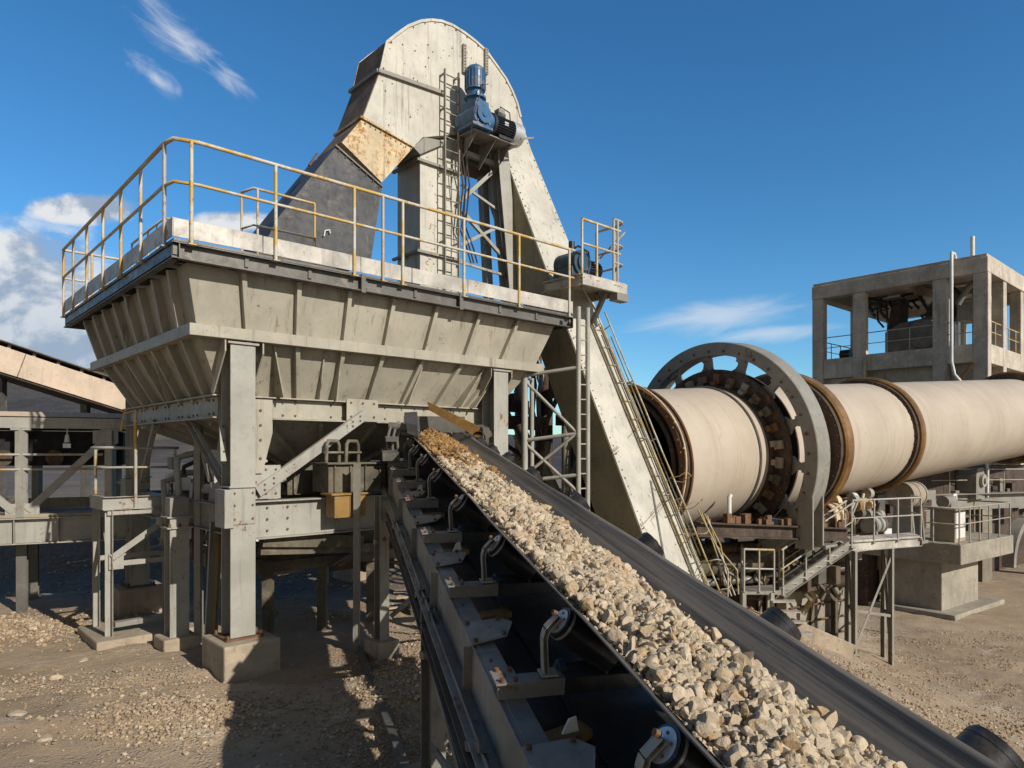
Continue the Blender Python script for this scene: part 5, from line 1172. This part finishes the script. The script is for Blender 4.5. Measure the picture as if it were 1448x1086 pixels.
# ------------------------------------------------------------ girder, gearbox and arch behind the slab
gd = thing('kiln_girder', 'long grey girder running right behind the kiln slab', 'girder', U(1380, 712, 27)); p, q = U(1290, 712, 27), U(1480, 712, 31); q.z = p.z-.1
m = MB(); m.ibeam(p, q, .3, .62, .05, .03); m.box(lerp(p, q, .5)+UP*.33, ((q-p).length, .6, .03), ((q-p).normalized(), UP.cross((q-p).normalized()), UP)); m.build('girder', FRAME, gd)
guard_rail(gd, [p+UP*.33, q+UP*.33], 1.0, [lerp(p, q, k)+UP*.33 for k in (.05, .25, .45, .65, .85)], RAILG)
for k in (.1, .5, .9): m = MB(); o = lerp(p, q, k); m.beam(V((o.x, o.y, -2.8)), o-UP*.31, .4, .4); m.build('support', CONC, gd)
gx_ = thing('kiln_gearbox', 'tall grey gearbox with round shaft cover below the kiln on the girder', 'gearbox', U(1390, 700, 28.3)); c = U(1388, 683, 28.6)
m = MB(); pf = [(-.5, -.65), (.5, -.65), (.5, .3), (.3, .62), (-.3, .62), (-.5, .3)]; m.prism([c+kh*(a_-.1)*.9+UP*b_2 for a_, b_2 in pf], kside*.9); m.build('casing', FRAME, gx_, bevel=.03)
m = MB(); m.cyl(c-kside*.12-UP*-.1, c+UP*.1, .26, n=28); m.cyl(c-kside*.2+UP*.1, c-kside*.12+UP*.1, .12, n=20); m.build('shaft_cover', FRAME_L, gx_)
m = MB(); m.tube([c+kh*.6+UP*-.6, c+kh*.62+UP*.6, c+kh*.5+UP*.85], .06); m.build('pipe', WHITEP, gx_)
dk = thing('drive_house', 'dark sooty steel housing beneath the upper kiln', 'housing', U(1340, 690, 30)); c = U(1345, 690, 30.0)
m = MB(); m.box(c-UP*1.6, (17, 1.2, 5.0), (kh, kside, UP)); m.build('wall', RUSTB, dk)
for k in range(20):
    o = c-kside*.72+kh*(-8+k*.8)+UP*random.uniform(-1., .3); mm = MB(); mm.box(o, (random.uniform(.3, .8), .25, random.uniform(.3, .9)), (kh, kside, UP)); mm.build('panel', [STEEL, RUSTB, FRAME][k % 3], dk)
m = MB(); c = U(1440, 745, 27.5)
m.lathe(c-UP*1.4, -kside, [(1.5, 0), (1.75, 0), (1.75, .4), (1.5, .4), (1.5, 0)], n=40, a0=0, a1=math.pi); m.build('arch', FRAME, dk)

for k, (u, v, Y_, r, L) in enumerate(((1236, 742, 19.6, .24, .6), (1148, 742, 17.4, .22, .5))):
    c = U(u, v, Y_); th_ = drum('drive_motor', c, kh, r, L, [[FRAME_L, STEEL], [GRIME, RUSTM]][k], ['pale round drive motor behind the stair landing rail', 'small grimy motor at the end of the rusty edge beam'][k], 'motor', r+.25)

bw_ = thing('concrete_wall', 'low grubby concrete wall in the shade behind the access stair tower', 'wall', U(1150, 870, 17.6)); p, q = U(1105, 850, 17.2), U(1196, 850, 18.4); p.z = q.z = E-4.15
m = MB(); m.beam(p, q, .3, 1.7); m.build('panel', CONC, bw_, bevel=.02)
for k in range(4): m = MB(); m.tube([lerp(p, q, .02)-kside*.2+UP*(-.5+k*.4), lerp(p, q, .5)-kside*.22+UP*(-.48+k*.4), lerp(p, q, .98)-kside*.2+UP*(-.5+k*.4)], .025); m.build('pipe', RUSTM, bw_)
# ------------------------------------------------------------ concrete frame building
BS = 1.12; nc = V((21.8, 32, 0))*BS; lb_ = V((-.663, .748, 0)); rb2 = V((.748, .663, 0))
bd = thing('preheater_building', 'open concrete frame building with flat roof and machinery above the kiln', 'building', V((nc.x, nc.y, -3)))
def BP(q, r, z): p = nc+lb_*q*BS+rb2*r*BS; return V((p.x, p.y, E+z*BS))
QL, RR = 8.1, 11.0; W = .62*BS
def bbox(m, q0, q1, r0, r1, z0, z1): m.box(BP((q0+q1)/2, (r0+r1)/2, (z0+z1)/2), ((q1-q0)*BS, (r1-r0)*BS, (z1-z0)*BS), (lb_, rb2, UP))
def bcol(q, r, z0, z1, w=.6, d_=.5):
    m = MB(); bbox(m, q-w/2, q+w/2, r-d_/2, r+d_/2, z0, z1); m.build('column', CONCB, bd, origin=BP(q, r, z0), bevel=.03)
for q in (.25, 1.95, 5.7, 7.85): bcol(q, .25, -6, 8.25)
for r in (3.0, 6.2, 9.4): bcol(.25, r, -6, 8.25, .5, .55)
for q, r in ((7.85, 5.0), (7.85, 10.5), (4.0, 10.5), (4.2, 6.3)): bcol(q, r, 4.9, 8.25, .5, .5)
m = MB(); bbox(m, -.05, QL+.05, -.05, .55, 8.25, 8.95); bbox(m, -.05, .55, .56, RR, 8.25, 8.93); bbox(m, 7.55, QL+.05, .56, RR, 8.25, 8.93); bbox(m, .56, 7.54, 5.0, 5.5, 8.3, 8.75); bbox(m, .56, 7.54, 9.6, 10.1, 8.3, 8.75); bbox(m, 3.7, 4.1, .56, 4.99, 8.3, 8.75)
m.build('roof_beam', CONCB, bd, bevel=.03)
m = MB(); bbox(m, .0, QL, 0, RR, 8.952, 9.10); m.build('roof_slab', CONCB, bd, bevel=.02)
m = MB(); bbox(m, .55, 5.4, .02, .5, 4.15, 5.0); bbox(m, 6.0, 7.55, .04, .5, 3.9, 4.95); bbox(m, .02, .52, .56, RR, 4.1, 5.0); m.build('floor_beam', CONCB, bd, bevel=.03)
m = MB(); bbox(m, .52, QL-.1, .52, RR, 4.6, 4.86); m.build('floor_slab', CONCB, bd)
m = MB(); bbox(m, .5, QL-.15, .62, .9, -6.2, 4.14); bbox(m, .62, .95, .9, RR, -6.2, 4.1); bbox(m, 5.95, 7.6, .3, .6, -6.2, 3.89); m.build('wall', CONCB, bd)
for q0, q1 in ((.55, 1.65), (2.25, 5.4), (6.0, 7.55)):
    n_ = max(2, int((q1-q0)/.8)+1); guard_rail(bd, [BP(q0, .12, 5.0), BP(q1, .12, 5.0)], 1.25, [BP(lerp(q0, q1, i/(n_-1)), .12, 5.0) for i in range(n_)], RAILG, mids=(.5,), r=.03, pr=.028)
guard_rail(bd, [BP(.12, .6, 5.0), BP(.12, 9, 5.0)], 1.25, [BP(.12, .6+i*1.2, 5.0) for i in range(8)], RAIL, r=.035, pr=.03)
guard_rail(bd, [BP(7.9, .6, 4.9), BP(7.9, 6, 4.9)], 1.25, [BP(7.9, .6+i*1.2, 4.9) for i in range(5)], RAILG, r=.03, pr=.028)
m = MB(); m.tube([BP(1.35, .30, 9.1), BP(1.35, .1, 9.35), BP(1.35, -.25, 9.35), BP(1.35, -.30, 9.0), BP(1.35, -.30, 4.2), BP(1.25, -.2, 3.6), BP(.9, -.2, 3.1)], .085, 14); m.build('downpipe', WHITEP, bd)
m = MB(); m.tube([BP(.9, 1.2, 9.1), BP(.9, 1.2, 10.3)], .11, 10); m.build('mast', WHITEP, bd)
m = MB(); m.tube([BP(5.35, -.08, 4.9), BP(5.35, -.08, 2.5)], .07, 8); m.build('drain_pipe', STAIN, bd); m = MB(); m.tube([BP(.5, -.1, 4.1), BP(1.9, -.1, 2.4)], .07, 8); m.build('drain_pipe', OCHRE, bd)
# machine on the open floor
mc = thing('fan_machine', 'dark dusty fan machine with hoods standing inside the open frame building', 'machine', BP(4, 3, 4.9))
m = MB()
def bpoly(pts, r0, r1): m.prism([BP(q, r0, z) for q, z in pts], rb2*(r1-r0)*BS)
bpoly([(2.3, 4.87), (5.1, 4.87), (5.1, 6.3), (4.4, 6.7), (2.3, 6.9)], 1.9, 4.4); m.build('casing', STEEL, mc, bevel=.03)
m = MB(); bpoly([(2.0, 6.75), (3.4, 6.6), (3.2, 7.4), (2.6, 8.2), (2.0, 8.2)], 2.3, 4.0); bpoly([(4.6, 6.5), (5.2, 6.5), (4.9, 8.1), (4.5, 8.1)], 2.4, 3.6); m.build('hood', RUSTB, mc)
m = MB(); m.lathe(BP(3.2, 1.95, 6.0), -rb2, [(0.02, .3), (.8, .3), (.9, 0)], n=30); m.build('fan_scroll', STEEL, mc)
for k in range(14):
    q = 1.0+random.random()*5.3; z = 6.4+random.random()*1.4; mm = MB(); r = 1.6+random.random()*3; mm.tube([BP(q, r, z), BP(q+.3, r, z+.4), BP(q+random.uniform(-.8, .8), r, z+.5), BP(q+.5, r+.4, 8.3)], random.uniform(.05, .14), 8); mm.build('pipe', [RUSTB, STEEL, BLACKM][k % 3], mc)
m = MB(); m.box(BP(2.2, 1.5, 5.25), (.7, .5, .7), (lb_, rb2, UP)); m.build('white_drum', WHITEP, mc)
sm_ = thing('pump_set', 'small dark pump set behind the railing of the left building bay', 'pump', BP(6.9, 1.5, 4.9)); m = MB(); m.cyl(BP(6.6, 1.2, 5.25), BP(7.1, 1.2, 5.25), .3, n=20); m.build('pump', BLACKM, sm_); m = MB(); m.cyl(BP(6.2, 1.5, 5.3), BP(6.2, 1.5, 5.9), .09, n=10); m.cyl(BP(5.98, 1.4, 5.2), BP(6.3, 1.4, 5.2), .2, n=16); m.build('motor', BLACKM, sm_)
wb = thing('workshop_frame', 'pale steel frames and ducts inside the right bay of the concrete building', 'frame', BP(1.2, 2, 4.9))
for k in range(7):
    q, r = random.uniform(.7, 1.7), random.uniform(1.2, 4.2); mm = MB(); mm.beam(BP(q, r, 4.87), BP(q, r, random.uniform(6.3, 8.2)), .12, .12); mm.build('post', [FRAME, WHITEP, CONC][k % 3], wb)
m = MB(); m.box(BP(1.2, 2.6, 6.9), (1.3, 1.4, 1.0), (lb_, rb2, UP)); m.tube([BP(1.6, 1.5, 7.2), BP(1.2, 1.5, 7.9), BP(.9, 1.6, 8.2)], .16, 10); m.build('duct', FRAME, wb)
# ------------------------------------------------------------ left: conveyor gallery
ga = thing('conveyor_gallery', 'tan clad conveyor gallery sloping down behind the hopper', 'gallery', U(100, 560, 14))
gp1 = U(187, 567, 21.5); gd_ = V((.737, .676, 0)); gp0 = gp1-gd_*7.0; gp0.z = gp1.z+2.15; gdir = (gp1-gp0).normalized(); gn = -e2; gup = gn.cross(gdir).normalized()
if gup.z < 0: gup = -gup
m = MB(); m.obox((gp0+gp1)/2+e2*.75, gdir*(gp1-gp0).length/2, e2*.75, gup*.345); m.build('cladding', TAN, ga)
for k in range(6):
    p = lerp(gp0, gp1, k/5*.98+.01); mm = MB(); mm.obox(p-e2*.008, gdir*.012, e2*.008, gup*.34); mm.build('seam', SOOT if k in (3,) else TAN, ga)
m = MB(); m.obox((gp0+gp1)/2+e2*.75-gup*.38, gdir*(gp1-gp0).length/2, e2*.7, gup*.025); m.build('floor', RUSTB, ga)
m = MB(); c = (gp0+gp1)/2+e2*.7+gup*.47-gdir*.05; m.obox(c, gdir*(gp1-gp0).length/2, e2*.85, gup*.012); m.m = 1
m.obox(c+gup*.05, gdir*(gp1-gp0).length/2*.98, e2*.5, gup*.02); m.build('roof_sheet', [SOOT, RUSTM], ga)
for k in range(12):
    p = lerp(gp0, gp1, (k+.5)/12); mm = MB(); mm.obox(p+e2*.05+gup*.40, gdir*.04, e2*.04, gup*.06); mm.build('roof_bracket', FRAME_L, ga)
for tt in (1.0, 3.2):
    p = gp1-gdir*tt+e2*.9-gup*.42; mm = MB(); mm.beam(V((p.x, p.y, 0)), p, .2, .2); mm.build('leg', STEEL, ga)
# ------------------------------------------------------------ left: belt trestle bridge
tr = thing('belt_trestle', 'grey steel trestle bridge with enclosed belt running out of frame at left', 'trestle', (-8, 12.4, 0))
tl = V((-10.6, 11.3, 0)); tr_ = V((-7.15, 12.95, 0)); td = (tr_-tl).normalized(); tn = V((td.y, -td.x, 0)); tb = -tn
def TP(k, b_2, z): p = lerp(tl, tr_, k)+tb*b_2; return V((p.x, p.y, E+z))
m = MB(); m.beam(TP(-.4, 0, .50), TP(1, 0, .50), .14, .19); m.beam(TP(-.4, 1.5, .50), TP(1, 1.5, .50), .14, .19); m.build('top_chord', FRAME_L, tr)
m = MB(); m.prism([TP(-.4, -.10, .61), TP(-.4, .1, .70), TP(-.4, 1.4, .70), TP(-.4, 1.6, .61)], td*((tr_-tl).length*1.38)); m.build('cover_sheet', TAN, tr)
m = MB(); m.ibeam(TP(-.4, 0, -1.40), TP(1.08, 0, -1.40), .22, .46, .02, .014); m.ibeam(TP(-.4, 1.5, -1.40), TP(1.08, 1.5, -1.40), .22, .46, .02, .014)
for k in range(9): m.box(TP(-.3+k*.17, -.05, -1.40), (.012, .09, .42), (td, tb, UP))
m.build('bottom_girder', FRAME_L, tr)
m = MB(); m.box(TP(.32, .75, -1.14), ((tr_-tl).length*1.45, 1.6, .05), (td, tb, UP)); m.box(TP(.3, 1.3, -1.0), ((tr_-tl).length*1.3, .03, .2), (td, tb, UP)); m.build('walkway', CONCD, tr)
m = MB(); m.box(TP(.3, .80, .05), ((tr_-tl).length*1.36, 1.1, .62), (td, tb, UP)); m.build('belt_enclosure', DARK, tr)
for k in range(6): m = MB(); m.cyl(TP(-.1+k*.2, .10, -.12), TP(-.1+k*.2, .26, -.12), .14, n=20); m.build('idler_end', RUSTB, tr)
for k in (.2, .575, .93):
    m = MB(); m.beam(TP(k, 0, -1.16), TP(k, 0, .40), .15, .13); m.box(TP(k, 0, .385), (.3, .16, .03), (td, tb, UP)); m.build('post', FRAME_L, tr); m = MB(); m.beam(TP(k, 1.5, -1.16), TP(k, 1.5, .40), .13, .13); m.build('post', FRAME, tr)
for k0, k1 in ((.60, .93), (.545, .2)):
    m = MB(); m.beam(TP(k0, -.01, -1.05), TP(k1, -.01, .30), .10, .12); m.build('brace', FRAME_L, tr)
m = MB(); m.box(TP(.91, -.01, .26), (.4, .05, .24), (td, tb, UP)); m.build('gusset_plate', FRAME_L, tr)
m = MB(); m.box(TP(.58, -.02, -1.03), (.5, .05, .22), (td, tb, UP)); m.build('gusset_plate', FRAME_L, tr)
for z in (-.06, -.32):
    m = MB(); m.tube([TP(-.4, -.06, z), TP(.9, -.06, z)], .022); m.build('handrail', RAILG, tr)
for k in (.12, .18): m = MB(); m.tube([TP(k, 1.2, -1.1), TP(k, 1.2, -.2)], .03); m.build('post', RAIL, tr)
lp = thing('work_lamp', 'small white work lamp hanging under the trestle top chord', 'lamp', TP(.75, .1, .2)); m = MB(); m.cyl(TP(.75, .1, .16), TP(.75, .1, .30), .05, .03, n=14); m.cyl(TP(.75, .1, .30), TP(.75, .1, .41), .012, n=6); m.build('lamp_shade', WHITEP, lp)
m = MB(); m.box(TP(.75, .1, .10), (.12, .10, .08), (td, tb, UP)); m.build('glass', ALU, lp)
for k, b_2 in ((.56, .4), (.56, 1.5), (.0, .4), (1.0, .9)):
    m = MB(); p = TP(k, b_2, -1.63); m.ibeam(V((p.x, p.y, -.02)), p, .16, .16, .014, .01, up=tn); m.build('leg', STEEL, tr)
# ------------------------------------------------------------ access stand in front of the hopper
sd = thing('access_stand', 'grey steel access stand with small railed deck beside the front left column', 'stand', (-6, 10.5, 0))
sp0 = U(153, 913, 10.4); sp0.z = 0; zd = -.78
def ST(a_, b_2, z): p = sp0+e1*a_+e2*b_2; return V((p.x, p.y, E+z))
WS, DS = 1.02, .8
for a_, b_2 in ((0, 0), (WS, 0), (0, DS), (WS, DS)):
    m = MB(); m.angle(ST(a_, b_2, -2.78), ST(a_, b_2, zd-.1), .09, .01, up=-e2); m.build('leg', FRAME_L, sd, bevel=.002)
m = MB(); m.channel(ST(-.08, -.05, zd), ST(WS+.1, -.05, zd), .06, .20, .01, side=-1); m.channel(ST(-.05, DS, zd), ST(-.05, 0, zd), .06, .20, .01); m.channel(ST(WS+.05, 0, zd), ST(WS+.05, DS, zd), .06, .20, .01); m.box(ST(WS/2, DS/2, zd+.04), (WS, DS, .03), (e1, e2, UP)); m.beam(ST(-.02, -.02, zd-.14), ST(WS, -.02, zd-.14), .06, .07); m.build('deck', FRAME_L, sd)
m = MB(); m.angle(ST(.06, -.03, -1.62), ST(WS-.08, -.03, zd-.22), .08, .01); m.m = 1; m.bolt(ST(WS-.12, -.06, zd-.26), -e2, .02); m.build('brace', [FRAME_L, RUSTM], sd); m = MB(); m.angle(ST(.03, .1, -1.62), ST(.1, DS-.1, -1.1), .06, .008); m.build('brace', FRAME, sd)
m = MB(); m.box(ST(WS-.1, -.03, zd-.24), (.22, .012, .24), (e1, e2, UP)); m.build('gusset_plate', FRAME_L, sd); m = MB(); m.box(ST(.1, -.03, -1.65), (.2, .012, .24), (e1, e2, UP)); m.build('gusset_plate', FRAME_L, sd)
for z, b_2 in ((-1.72, 0), (-1.72, DS)): m = MB(); m.angle(ST(0, b_2, z), ST(WS, b_2, z), .07, .008); m.build('tie_bar', FRAME_L, sd)
m = MB(); m.beam(ST(.1, .1, -2.62), ST(WS, .15, -2.62), .12, .08); m.build('tie_bar', FRAME, sd)
gr2 = guard_rail(sd, [ST(-.05, DS, zd+.05), ST(-.02, -.02, zd+.05), ST(WS-.05, -.02, zd+.05), ST(WS, DS*.5, zd+.05)], .78, [ST(.36, -.05, zd+.02), ST(WS-.1, -.05, zd+.02), ST(0, DS, zd+.05)], RAILG, mids=(.62,), drop=.12, r=.024)
m = MB(); p = ST(.36, -.04, .0); m.tube([p-UP*.05, p+UP*.62], .026); m.tube([p+UP*.62-e1*.0, p+UP*.56-e1*.16, p+UP*.3-e1*.2], .018); m.build('yellow_post', RAIL, sd)
footing(ST(WS/2, .35, 0), 1.45, 1.3, -3.0, -2.76, 'low concrete plinth under the access stand', group=FG)
# extra stub column with bolted cap right of the stand
sc2 = thing('stub_column', 'short grey stub column with bolted flange between stand and hopper column', 'column', U(250, 905, 10.3)); p = U(250, 905, 10.3); 
m = MB(); p.z = .18; m.ibeam(p, V((p.x, p.y, E-.96)), .27, .27, .02, .014, up=-e2); m.box(V((p.x, p.y, E-1.12)), (.36, .34, .025), (e1, e2, UP)); m.box(V((p.x, p.y, E-.965)), (.36, .34, .02), (e1, e2, UP)); m.build('shaft', FRAME_L, sc2, bevel=.003)
m = MB(); 
for i in (-1, 1):
    for j in (-1, 0, 1): m.bolt(V((p.x, p.y, E-1.1))+e1*j*.14+e2*i*.14, UP, .02, .04)
m.build('bolt_row', RUSTM, sc2); m = MB(); m.box(V((p.x, p.y, E-.82)), (.26, .24, .28), (e1, e2, UP)); m.build('cap', FRAME, sc2)
footing(V((p.x, p.y, 0)), .5, .5, -3.0, -2.71, 'narrow concrete block between the stand plinth and the column block', group=FG)
s3 = thing('pipe_post', 'thin rusty pipe post left of the front hopper column', 'post', U(280, 900, 10.0)); q = U(281, 890, 10.4); m = MB(); m.beam(V((q.x, q.y, .05)), V((q.x, q.y, E+.38)), .12, .09); m.build('shaft', FRAME, s3); m = MB(); m.beam(V((q.x, q.y, E+.2)), V((q.x+.22, q.y-.1, E-.45)), .05, .05); m.beam(V((q.x, q.y, E+.2)), V((q.x-.2, q.y+.1, E+.42)), .05, .05); m.build('stay', FRAME, s3)
pk = thing('leaning_plank', 'yellow streaked steel plank leaning against the front hopper column', 'plank', U(300, 905, 9.7)); p, q = U(298, 906, 9.72), U(306, 738, 9.75)
m = MB(); m.channel(p, q, .05, .17, .008, side=1, up=e1); m.m = 1; m.beam(lerp(p, q, .05)-e2*.03+e1*.02, lerp(p, q, .97)-e2*.03+e1*.02, .012, .035, up=e1); m.build('plank', [FRAME, YEL], pk)
m = MB(); m.beam(lerp(p, q, .0)-e1*.06+UP*.02, lerp(p, q, 0)+e1*.1+UP*.02, .16, .05); m.build('foot', RUSTM, pk)
# ------------------------------------------------------------ scaffold by the hopper end
sf_ = thing('scaffold_tower', 'slim grey scaffold tower between hopper end and inclined casing', 'scaffold', (.8, 12.8, 0))
xs = [U(742, 640, 12.9), U(818, 640, 12.65), U(831, 640, 12.75), U(752, 640, 13.9)]
tops = [E+1.45, E+2.62, E+2.62, E+1.45]; PO = []
for p, z in zip(xs, tops):
    m = MB(); m.tube([V((p.x, p.y, 0)), V((p.x, p.y, z))], .045 if p is not xs[0] else .06, 10); m.build('post', FRAME_L, sf_); PO.append(V((p.x, p.y, 0)))
for z in (1.40, .20, -.55, -1.3):
    m = MB(); m.tube([PO[0]+UP*(E+z), PO[1]+UP*(E+z+.12)], .035); m.tube([PO[0]+UP*(E+z), PO[3]+UP*(E+z)], .03); m.build('ledger', FRAME_L, sf_)
for z0, z1 in ((1.3, .3), (.15, -.75), (-.45, .35)):
    m = MB(); m.tube([PO[0]+UP*(E+z0), PO[1]+UP*(E+z1)], .03); m.build('brace', FRAME_L, sf_)
for i in range(18):
    z = E-2.3+i*.27; m = MB(); m.cyl(PO[1]+UP*z, PO[2]+UP*z, .014, n=6); m.build('rung', FRAME_L, sf_)
# tangle of pipes behind it
tg = thing('pipe_tangle', 'rusty tangle of pipes and ducts behind the scaffold tower', 'pipes', (1.0, 15.5, 0))
for k in range(26):
    u = 712+random.random()*112; v = 520+random.random()*190; Y_ = 14.4+random.random()*2.5; p = U(u, v, Y_); L = random.uniform(.5, 1.5); r = random.choice((.035, .05, .05, .08, .11))
    dd = V((random.uniform(-.4, .4), random.uniform(-.3, .3), random.choice((1, 1, .25)))).normalized()
    mm = MB(); mm.tube([p-dd*L, p-dd*L*.2+V((random.uniform(-.15, .15), 0, 0)), p+dd*L*.3, p+dd*L*.6+V((random.uniform(-.3, .3), 0, .1))], r, 8); mm.build('pipe', [FRAME_L, RUSTM, FRAME, STAIN, RUSTB][k % 5], tg)
for u, r in ((735, .12), (772, .16), (800, .10)):
    p = U(u, 640, 16); mm = MB(); mm.tube([V((p.x, p.y, 0)), V((p.x, p.y, E+1.9))], r, 12); mm.build('riser', [FRAME, RUSTB, FRAME][int(u) % 3], tg)
for k in range(7):
    p = U(718+random.random()*90, 540+random.random()*70, 15.5); mm = MB(); mm.box(p, (random.uniform(.3, .8), .3, random.uniform(.15, .5)), (e1, e2, UP)); mm.build('duct', [RUSTM, RUSTB, SOOT][k % 3], tg)
tmb = thing('timber_stack', 'scattered weathered boards lying on the ground behind the conveyor leg', 'boards', (-1.6, 13, 0))
for k in range(6):
    x, y = -2.2+random.random()*1.6, 12.4+random.random()*1.2; m = MB(); a_ = random.uniform(-.4, .5); d_ = V((math.cos(a_), math.sin(a_), .05)); c = V((x, y, .10+k*.045)); m.beam(c-d_*.7, c+d_*.7, .2, .03); m.build('board', STAIN if k % 2 else CONCD, tmb)

cl = thing('pump_skid', 'grimy skid of pumps pipes and boxes on the ground under the hopper', 'machinery', HP(3.2, 2.6, -E))
for k in range(30):
    s_, t_ = random.uniform(1.6, 5.2), random.uniform(1.6, 4.6); z = random.uniform(-1.9, -.5); m = MB(); L = random.uniform(.3, 1.0); dd = random.choice((e1, e2, UP, e1+e2, e1-UP*.4))
    p = HP(s_, t_, z); m.tube([p-dd*L, p-dd*.2+UP*random.uniform(-.1, .1), p+dd*.2, p+dd*L+UP*random.uniform(-.3, .1)], random.choice((.025, .04, .06, .09)), 8); m.build('pipe', [GRIME, RUSTB, FRAME, WHITEP, RUSTM][k % 5], cl)
for k in range(16):
    p = HP(random.uniform(1.7, 5.0), random.uniform(1.8, 4.4), random.uniform(-2.2, -.7)); m = MB(); m.box(p, (random.uniform(.2, .7), random.uniform(.2, .5), random.uniform(.15, .6)), (e1, e2, UP)); m.build('housing', [GRIME, STEEL, RUSTB, FRAME][k % 4], cl, bevel=.01)
for k in range(4):
    m = MB(); m.beam(HP(1.6, 1.4+k*1.0, -1.75), HP(5.2, 1.4+k*1.0, -1.75), .12, .16); m.beam(HP(1.8+k*.9, 1.5, -2.95), HP(1.8+k*.9, 1.5, -1.83), .14, .14); m.build('skid_frame', GRIME, cl)

sv = thing('service_pipes', 'upright pipes and valves crowded between the stub column and front hopper column', 'pipes', U(275, 900, 10.9))
for k in range(13):
    u = 232+k*6.3; Y_ = 10.7+(k*37 % 11)*.09; v0 = random.uniform(640, 690); v1 = random.uniform(735, 800); p, q = U(u, v1, Y_), U(u+random.uniform(-3, 3), v0, Y_); r = random.choice((.018, .025, .035, .05))
    m = MB(); m.tube([p, lerp(p, q, .5)+V((random.uniform(-.05, .05), 0, 0)), q, q+V((random.uniform(-.15, .25), random.uniform(0, .3), .05)), q+V((random.uniform(.1, .4), .4, random.uniform(-.1, .3)))], r, 9)
    if k % 3 == 0: c = lerp(p, q, random.uniform(.3, .8)); m.cyl(c-UP*.06, c+UP*.06, r*2.2, n=14)
    m.build('pipe', [FRAME, WHITEP, RUSTM, FRAME_L, GRIME][k % 5], sv)
for k in range(6):
    c = U(246+k*12, 655+(k*29 % 80), 10.95); m = MB(); m.box(c, (random.uniform(.12, .3), .2, random.uniform(.12, .35)), (e1, e2, UP)); m.build('valve_box', [FRAME, WHITEP, GRIME][k % 3], sv, bevel=.01)
for k in range(3): m = MB(); m.ibeam(U(226, 748+k*18, 11.0+k*.3), U(322, 738+k*18, 10.9+k*.3), .09, .12); m.build('tie_beam', FRAME if k else GRIME, sv)
